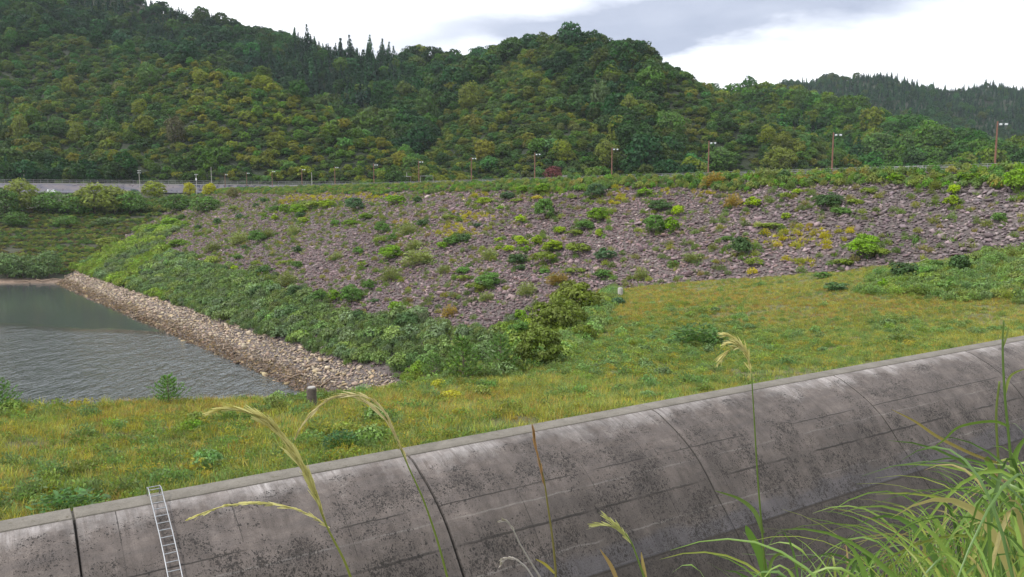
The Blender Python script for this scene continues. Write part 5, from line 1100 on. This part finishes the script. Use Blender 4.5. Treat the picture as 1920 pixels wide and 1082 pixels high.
# ================================================================== NEAR GRASSES
def cat(pts, n=10):
    P_ = [np.array(p, float) for p in pts]; P_ = [2 * P_[0] - P_[1]] + P_ + [2 * P_[-1] - P_[-2]]; out_ = []
    for k in range(1, len(P_) - 2):
        for j in range(n):
            t = j / n; a, b_, c_, d = P_[k - 1:k + 3]; out_.append(.5 * ((2 * b_) + (-a + c_) * t + (2 * a - 5 * b_ + 4 * c_ - d) * t * t + (-a + 3 * b_ - 3 * c_ + d) * t ** 3))
    out_.append(P_[-2]); return np.array(out_)
def ribbon(P_, wfun, up=(0, 0, 1), fold=.25, tw=0.):
    """folded leaf blade along a curve"""
    V = []; F = []; n = len(P_)
    for k in range(n):
        t = P_[min(k + 1, n - 1)] - P_[max(k - 1, 0)]; t = t / (np.linalg.norm(t) + 1e-9); view = P_[k] / np.linalg.norm(P_[k]); ref = np.array([math.sin(tw), math.cos(tw), .35]); s = np.cross(t, ref); s /= np.linalg.norm(s) + 1e-9; m_ = np.cross(s, t); w_ = wfun(k / (n - 1))
        V += [P_[k] - s * w_, P_[k] + m_ * w_ * fold, P_[k] + s * w_]
    for k in range(n - 1):
        a = k * 3; F += [(a, a + 1, a + 4, a + 3), (a + 1, a + 2, a + 5, a + 4)]
    return V, F
def rooted(pts3):
    x, y, z = pts3[0]; r0 = (x * 1.03 + .01, y * 1.0, float(H(np.array([x]), np.array([y]))[0]) - .05); return [r0] + list(pts3)
def plume_hairs(P_, dens, ln, wid, seed, droop=.3, along=1., spread=.6):
    r_ = np.random.default_rng(seed); V = []; F = []; n = len(P_); k0 = 0
    for k in range(n - 1):
        t = P_[k + 1] - P_[k]; L_ = np.linalg.norm(t); t = t / (L_ + 1e-9); env = math.sin(math.pi * min(1, (k / n) * .92 + .1)) ** .6
        for _ in range(max(1, int(dens * L_))):
            o = P_[k] + t * L_ * r_.random(); d = t * along + r_.normal(size=3) * spread * .5; d[2] -= droop * r_.random(); d /= np.linalg.norm(d); l = ln * r_.uniform(.4, 1.1) * (.45 + .55 * env); s = np.cross(d, r_.normal(size=3)); s /= np.linalg.norm(s); s *= wid * r_.uniform(.9, 1.9)
            m_ = o + d * l * .55; e_ = o + d * l + np.array([0, 0, -droop * l * .35]); V += [o - s * .5, o + s * .5, m_ + s, m_ - s, e_ + s * .3, e_ - s * .3]; F += [(k0, k0 + 1, k0 + 2, k0 + 3), (k0 + 3, k0 + 2, k0 + 4, k0 + 5)]; k0 += 6
    return V, F
def plant(name, label, stem, D, col_stem=(.16, .20, .035), col_pl=(.42, .34, .15), plumes=(), lvs=(), rad=(.0035, .0016), cat_='grass stem'):
    """stem / plumes / leaves given as picture positions with a distance for each"""
    st = rooted([at(a, b_, d) for a, b_, d in [(q[0], q[1], D if len(q) < 3 else q[2]) for q in stem]]); root = empty(name, st[0]); tag(root, label, cat_, 'flowering grass stems in front of the weir'); o0 = np.array(st[0])
    C_ = np.concatenate([np.linspace(np.array(st[0]), np.array(st[1]), 6)[:-1], cat(st[1:], 8)]) - o0; mb = MB(); n = len(C_); mb.tube([tuple(q) for q in C_], [rad[0] + (rad[1] - rad[0]) * k / (n - 1) for k in range(n)], 6); s = mb.build('stem', M['blade_o'], root, True); setcol(s, col_stem)
    for k, (pp, dens, ln, wid, dr, spd) in enumerate(plumes):
        Q = cat([at(a, b_, d) for a, b_, d in [(q[0], q[1], D if len(q) < 3 else q[2]) for q in pp]], 14) - o0; V, F = plume_hairs(Q, dens, ln, wid, k + int(stem[0][0]), dr, 1., spd)
        mb = MB(); mb.add(V, F); mb.tube([tuple(q) for q in Q[::3]], .0013, 4); c = mb.build('plume', M['blade_o'], root); setcol(c, col_pl)
    for k, (pp, w_, cl) in enumerate(lvs):
        Q = cat([at(a, b_, d) for a, b_, d in [(q[0], q[1], D if len(q) < 3 else q[2]) for q in pp]], 8) - o0; V, F = ribbon(Q + o0, lambda t: w_ * (math.sin(math.pi * min(1, .22 + t * .78)) ** .8) + .0004); V = [v - o0 for v in V]; c = mk('leaf', V, F, M['blade_o'], root, True); setcol(c, cl)
    return root
GS = (.20, .25, .04); LG = (.13, .24, .05)
plant('plume_grass', 'thick arching straw plume on a green stem, left of the bent one', [(662, 1095), (645, 1050), (612, 985), (590, 925)], 1.55, (.24, .26, .05), (.56, .51, .20),
      plumes=[([(612, 985), (585, 905), (555, 850), (515, 800), (470, 773), (430, 766), (396, 773)], 700, .055, .0013, .12, .16), ([(600, 950), (575, 895), (548, 850), (520, 812), (490, 790)], 500, .06, .0013, .15, .16), ([(618, 990), (580, 965), (530, 948), (470, 943), (410, 952), (352, 974)], 170, .03, .0014, .05, .3)])
plant('plume_grass', 'slender stem whose straw plume bends right over in an arch', [(842, 1095), (822, 1020), (795, 940), (768, 880), (742, 820)], 1.9, (.19, .25, .045), (.58, .50, .27),
      plumes=[([(765, 870), (742, 815), (722, 775), (695, 748), (655, 740), (620, 748), (588, 772), (567, 797), (556, 816)], 420, .045, .0013, .12, .15), ([(750, 835), (728, 795), (702, 765), (668, 745), (640, 742)], 380, .05, .0013, .12, .15)])
plant('plume_grass', 'upright rust coloured seed spike against the middle weir panel', [(1042, 1070), (1036, 1010), (1026, 940), (1020, 900), (1010, 860)], 2.1, (.22, .19, .06), (.40, .22, .10), plumes=[([(1022, 915), (1014, 880), (1006, 845), (1000, 808)], 900, .05, .0011, 0, .13)],
      lvs=[([(1040, 1075), (1022, 1058), (1004, 1048)], .004, (.36, .30, .06))])
plant('plume_grass', 'tall thin stem with a small pale tassel drooping left', [(1436, 1095), (1430, 1010), (1421, 900), (1415, 800), (1409, 700)], 2.3, (.15, .22, .045), (.58, .52, .22),
      plumes=[([(1408, 700), (1402, 668), (1392, 648), (1375, 632), (1362, 628)], 260, .05, .0014, .2, .3), ([(1407, 690), (1398, 660), (1382, 652), (1362, 660), (1350, 676)], 240, .045, .0014, .35, .3), ([(1405, 680), (1396, 655), (1380, 643), (1362, 645)], 240, .045, .0014, .3, .3)],
      lvs=[([(1431, 1000), (1415, 960), (1385, 935), (1340, 920)], .006, (.14, .21, .06)), ([(1438, 1095), (1425, 1040), (1405, 1000), (1398, 985)], .012, (.12, .22, .04)), ([(1440, 1090), (1448, 1050), (1470, 1040), (1510, 1072)], .005, (.15, .22, .06))])
plant('plume_grass', 'short green stem with a half open pale tassel near the bottom', [(1212, 1095), (1200, 1060), (1185, 1020), (1172, 1000)], 2.0, (.17, .24, .05), (.50, .50, .20), plumes=[([(1186, 1022), (1172, 1003), (1155, 985), (1140, 972)], 380, .05, .0013, .05, .3), ([(1180, 1012), (1160, 994), (1140, 986), (1120, 985)], 420, .05, .0013, .1, .2)],
      lvs=[([(1160, 1095), (1145, 1060), (1125, 1030)], .005, (.30, .20, .09)), ([(1212, 1090), (1206, 1060), (1202, 1035)], .004, (.34, .25, .10))])
plant('dry_grass', 'pale curled dead stalk, upper one of two beside the rust spike', [(1030, 1110), (1000, 1062), (975, 1020), (962, 993)], 2.0, (.36, .33, .31), (.4, .37, .35), plumes=[([(975, 1020), (962, 993), (950, 978), (936, 978)], 150, .02, .0015, 0, .1)], cat_='dead stalk')
plant('dry_grass', 'pale curled dead stalk, lower one of two beside the rust spike', [(1010, 1110), (1000, 1085), (985, 1062), (968, 1050)], 1.9, (.40, .37, .36), (.44, .4, .38), plumes=[([(985, 1062), (968, 1050), (950, 1048), (940, 1058)], 150, .02, .0015, 0, .1)], cat_='dead stalk')
plant('reed_stem', 'tall upright green stem near the right picture edge', [(1905, 1095), (1902, 980), (1895, 860), (1884, 740), (1880, 650), (1882, 600)], 2.2, (.14, .22, .05), (.3, .3, .1),
      lvs=[([(1893, 800), (1860, 790), (1800, 800), (1770, 825), (1746, 842)], .004, (.16, .26, .05)), ([(1884, 740), (1895, 705), (1925, 690)], .004, (.25, .30, .08)), ([(1899, 900), (1905, 850), (1930, 810)], .009, (.15, .25, .05)), ([(1881, 650), (1888, 628), (1892, 610)], .003, (.22, .26, .08))], rad=(.0055, .002), cat_='reed')
plant('reed_stem', 'reed with thick joints just left of the tallest stem', [(1885, 1095), (1880, 1000), (1873, 880), (1868, 780), (1874, 715)], 2.4, (.17, .22, .05), (.3, .3, .1), lvs=[([(1875, 870), (1820, 850), (1760, 820), (1715, 790), (1672, 768)], .0045, (.30, .24, .09)), ([(1873, 930), (1860, 880), (1850, 860), (1850, 862)], .010, (.16, .27, .05))], rad=(.005, .003), cat_='reed')
# mass of long leaves, lower right
def grass_mass():
    r_ = np.random.default_rng(77); V = []; F = []; L_ = []; C_ = []; base = 0
    cols = np.array([(.15, .25, .05), (.21, .31, .065), (.085, .155, .035), (.28, .33, .07), (.36, .31, .12), (.28, .18, .08)]); w_ = [4.0, 2.8, 3.2, 1.8, 1.0, .6]
    for k in range(430):
        tx = r_.beta(2.3, 1.0); px = 1200 + 800 * tx; D = r_.uniform(1.7, 4.0) ** 1.0; top = np.interp(px, [1180, 1400, 1560, 1700, 1800, 1970], [1095, 1072, 1045, 1000, 945, 860]) + min(r_.exponential(70), 240)
        if r_.random() < .06: top -= r_.uniform(20, 110)
        c_az = r_.uniform(1.9, 4.0) if r_.random() < .45 else r_.uniform(0, 6.28); r = r_.uniform(.10, .75) * (.5 + .2 * D); cc_ = r_.uniform(1.0, 1.32) if r_.random() < .75 else r_.uniform(1.4, 1.9)
        ap = at(px, top, D); rx_ = ap[0] - math.cos(c_az) * r * .35; ry_ = max(1.2, ap[1] - math.sin(c_az) * r * .35); g = float(H(np.array([rx_]), np.array([ry_]))[0]) - .03; h = max(.25, ap[2] - g) * cc_
        Q = [np.array([rx_ + math.cos(c_az) * r * t ** 1.7, ry_ + math.sin(c_az) * r * t ** 1.7, g + h * (2 * t - cc_ * t * t) * 1.0]) for t in np.linspace(0, 1, 15)]
        ww = r_.choice([.002, .0034, .0052, .0075, .0105], p=[.22, .30, .27, .14, .07]) * r_.uniform(.8, 1.2); tw = r_.normal() * 1.1; v, f = ribbon(np.array(Q), lambda t: ww * (math.sin(math.pi * min(1, .3 + t * .7)) ** .7) + .0003, tw=tw, fold=.35)
        V += v; F += [tuple(i + base for i in q) for q in f]; base += len(v); c_ = cols[r_.choice(6, p=np.array(w_) / sum(w_))] * r_.uniform(.75, 1.2); C_ += [np.append(c_, 1)] * len(f)
    m, b, p, o = newmat('long_grass'); c = b.n('ShaderNodeAttribute', attribute_name='bcol').outputs['Color']; b.link(c, p.inputs['Base Color']); setp(p, Roughness=.42); tr = b.n('ShaderNodeBsdfTranslucent', i={'Color': c}); mx = b.n('ShaderNodeMixShader', i={0: .35, 1: p.outputs[0], 2: tr.outputs[0]}); b.link(mx.outputs[0], o.inputs[0])
    o = mk('tall_grass', V, np.array(F), m, smooth=True, attrs={'bcol': ('FLOAT_COLOR', 'FACE', np.array(C_))}); tag(o, 'dense clump of long arching green grass leaves in the near corner', 'grass', kind='stuff')
grass_mass()

# ---- thin air haze
m = bpy.data.materials.new('air'); m.use_nodes = True; t = m.node_tree; t.nodes.clear(); b = NB(t); o = b.n('ShaderNodeOutputMaterial'); pv = b.n('ShaderNodeVolumePrincipled', i={'Color': (.80, .88, 1., 1), 'Density': .00005}); b.link(pv.outputs[0], o.inputs['Volume'])
mb = MB(); mb.box((0, 800, 280), (19000, 19000, 640)); tag(mb.build('haze', m), 'thin bluish air over the whole valley', 'haze', kind='stuff')
print('objects', len(bpy.data.objects))
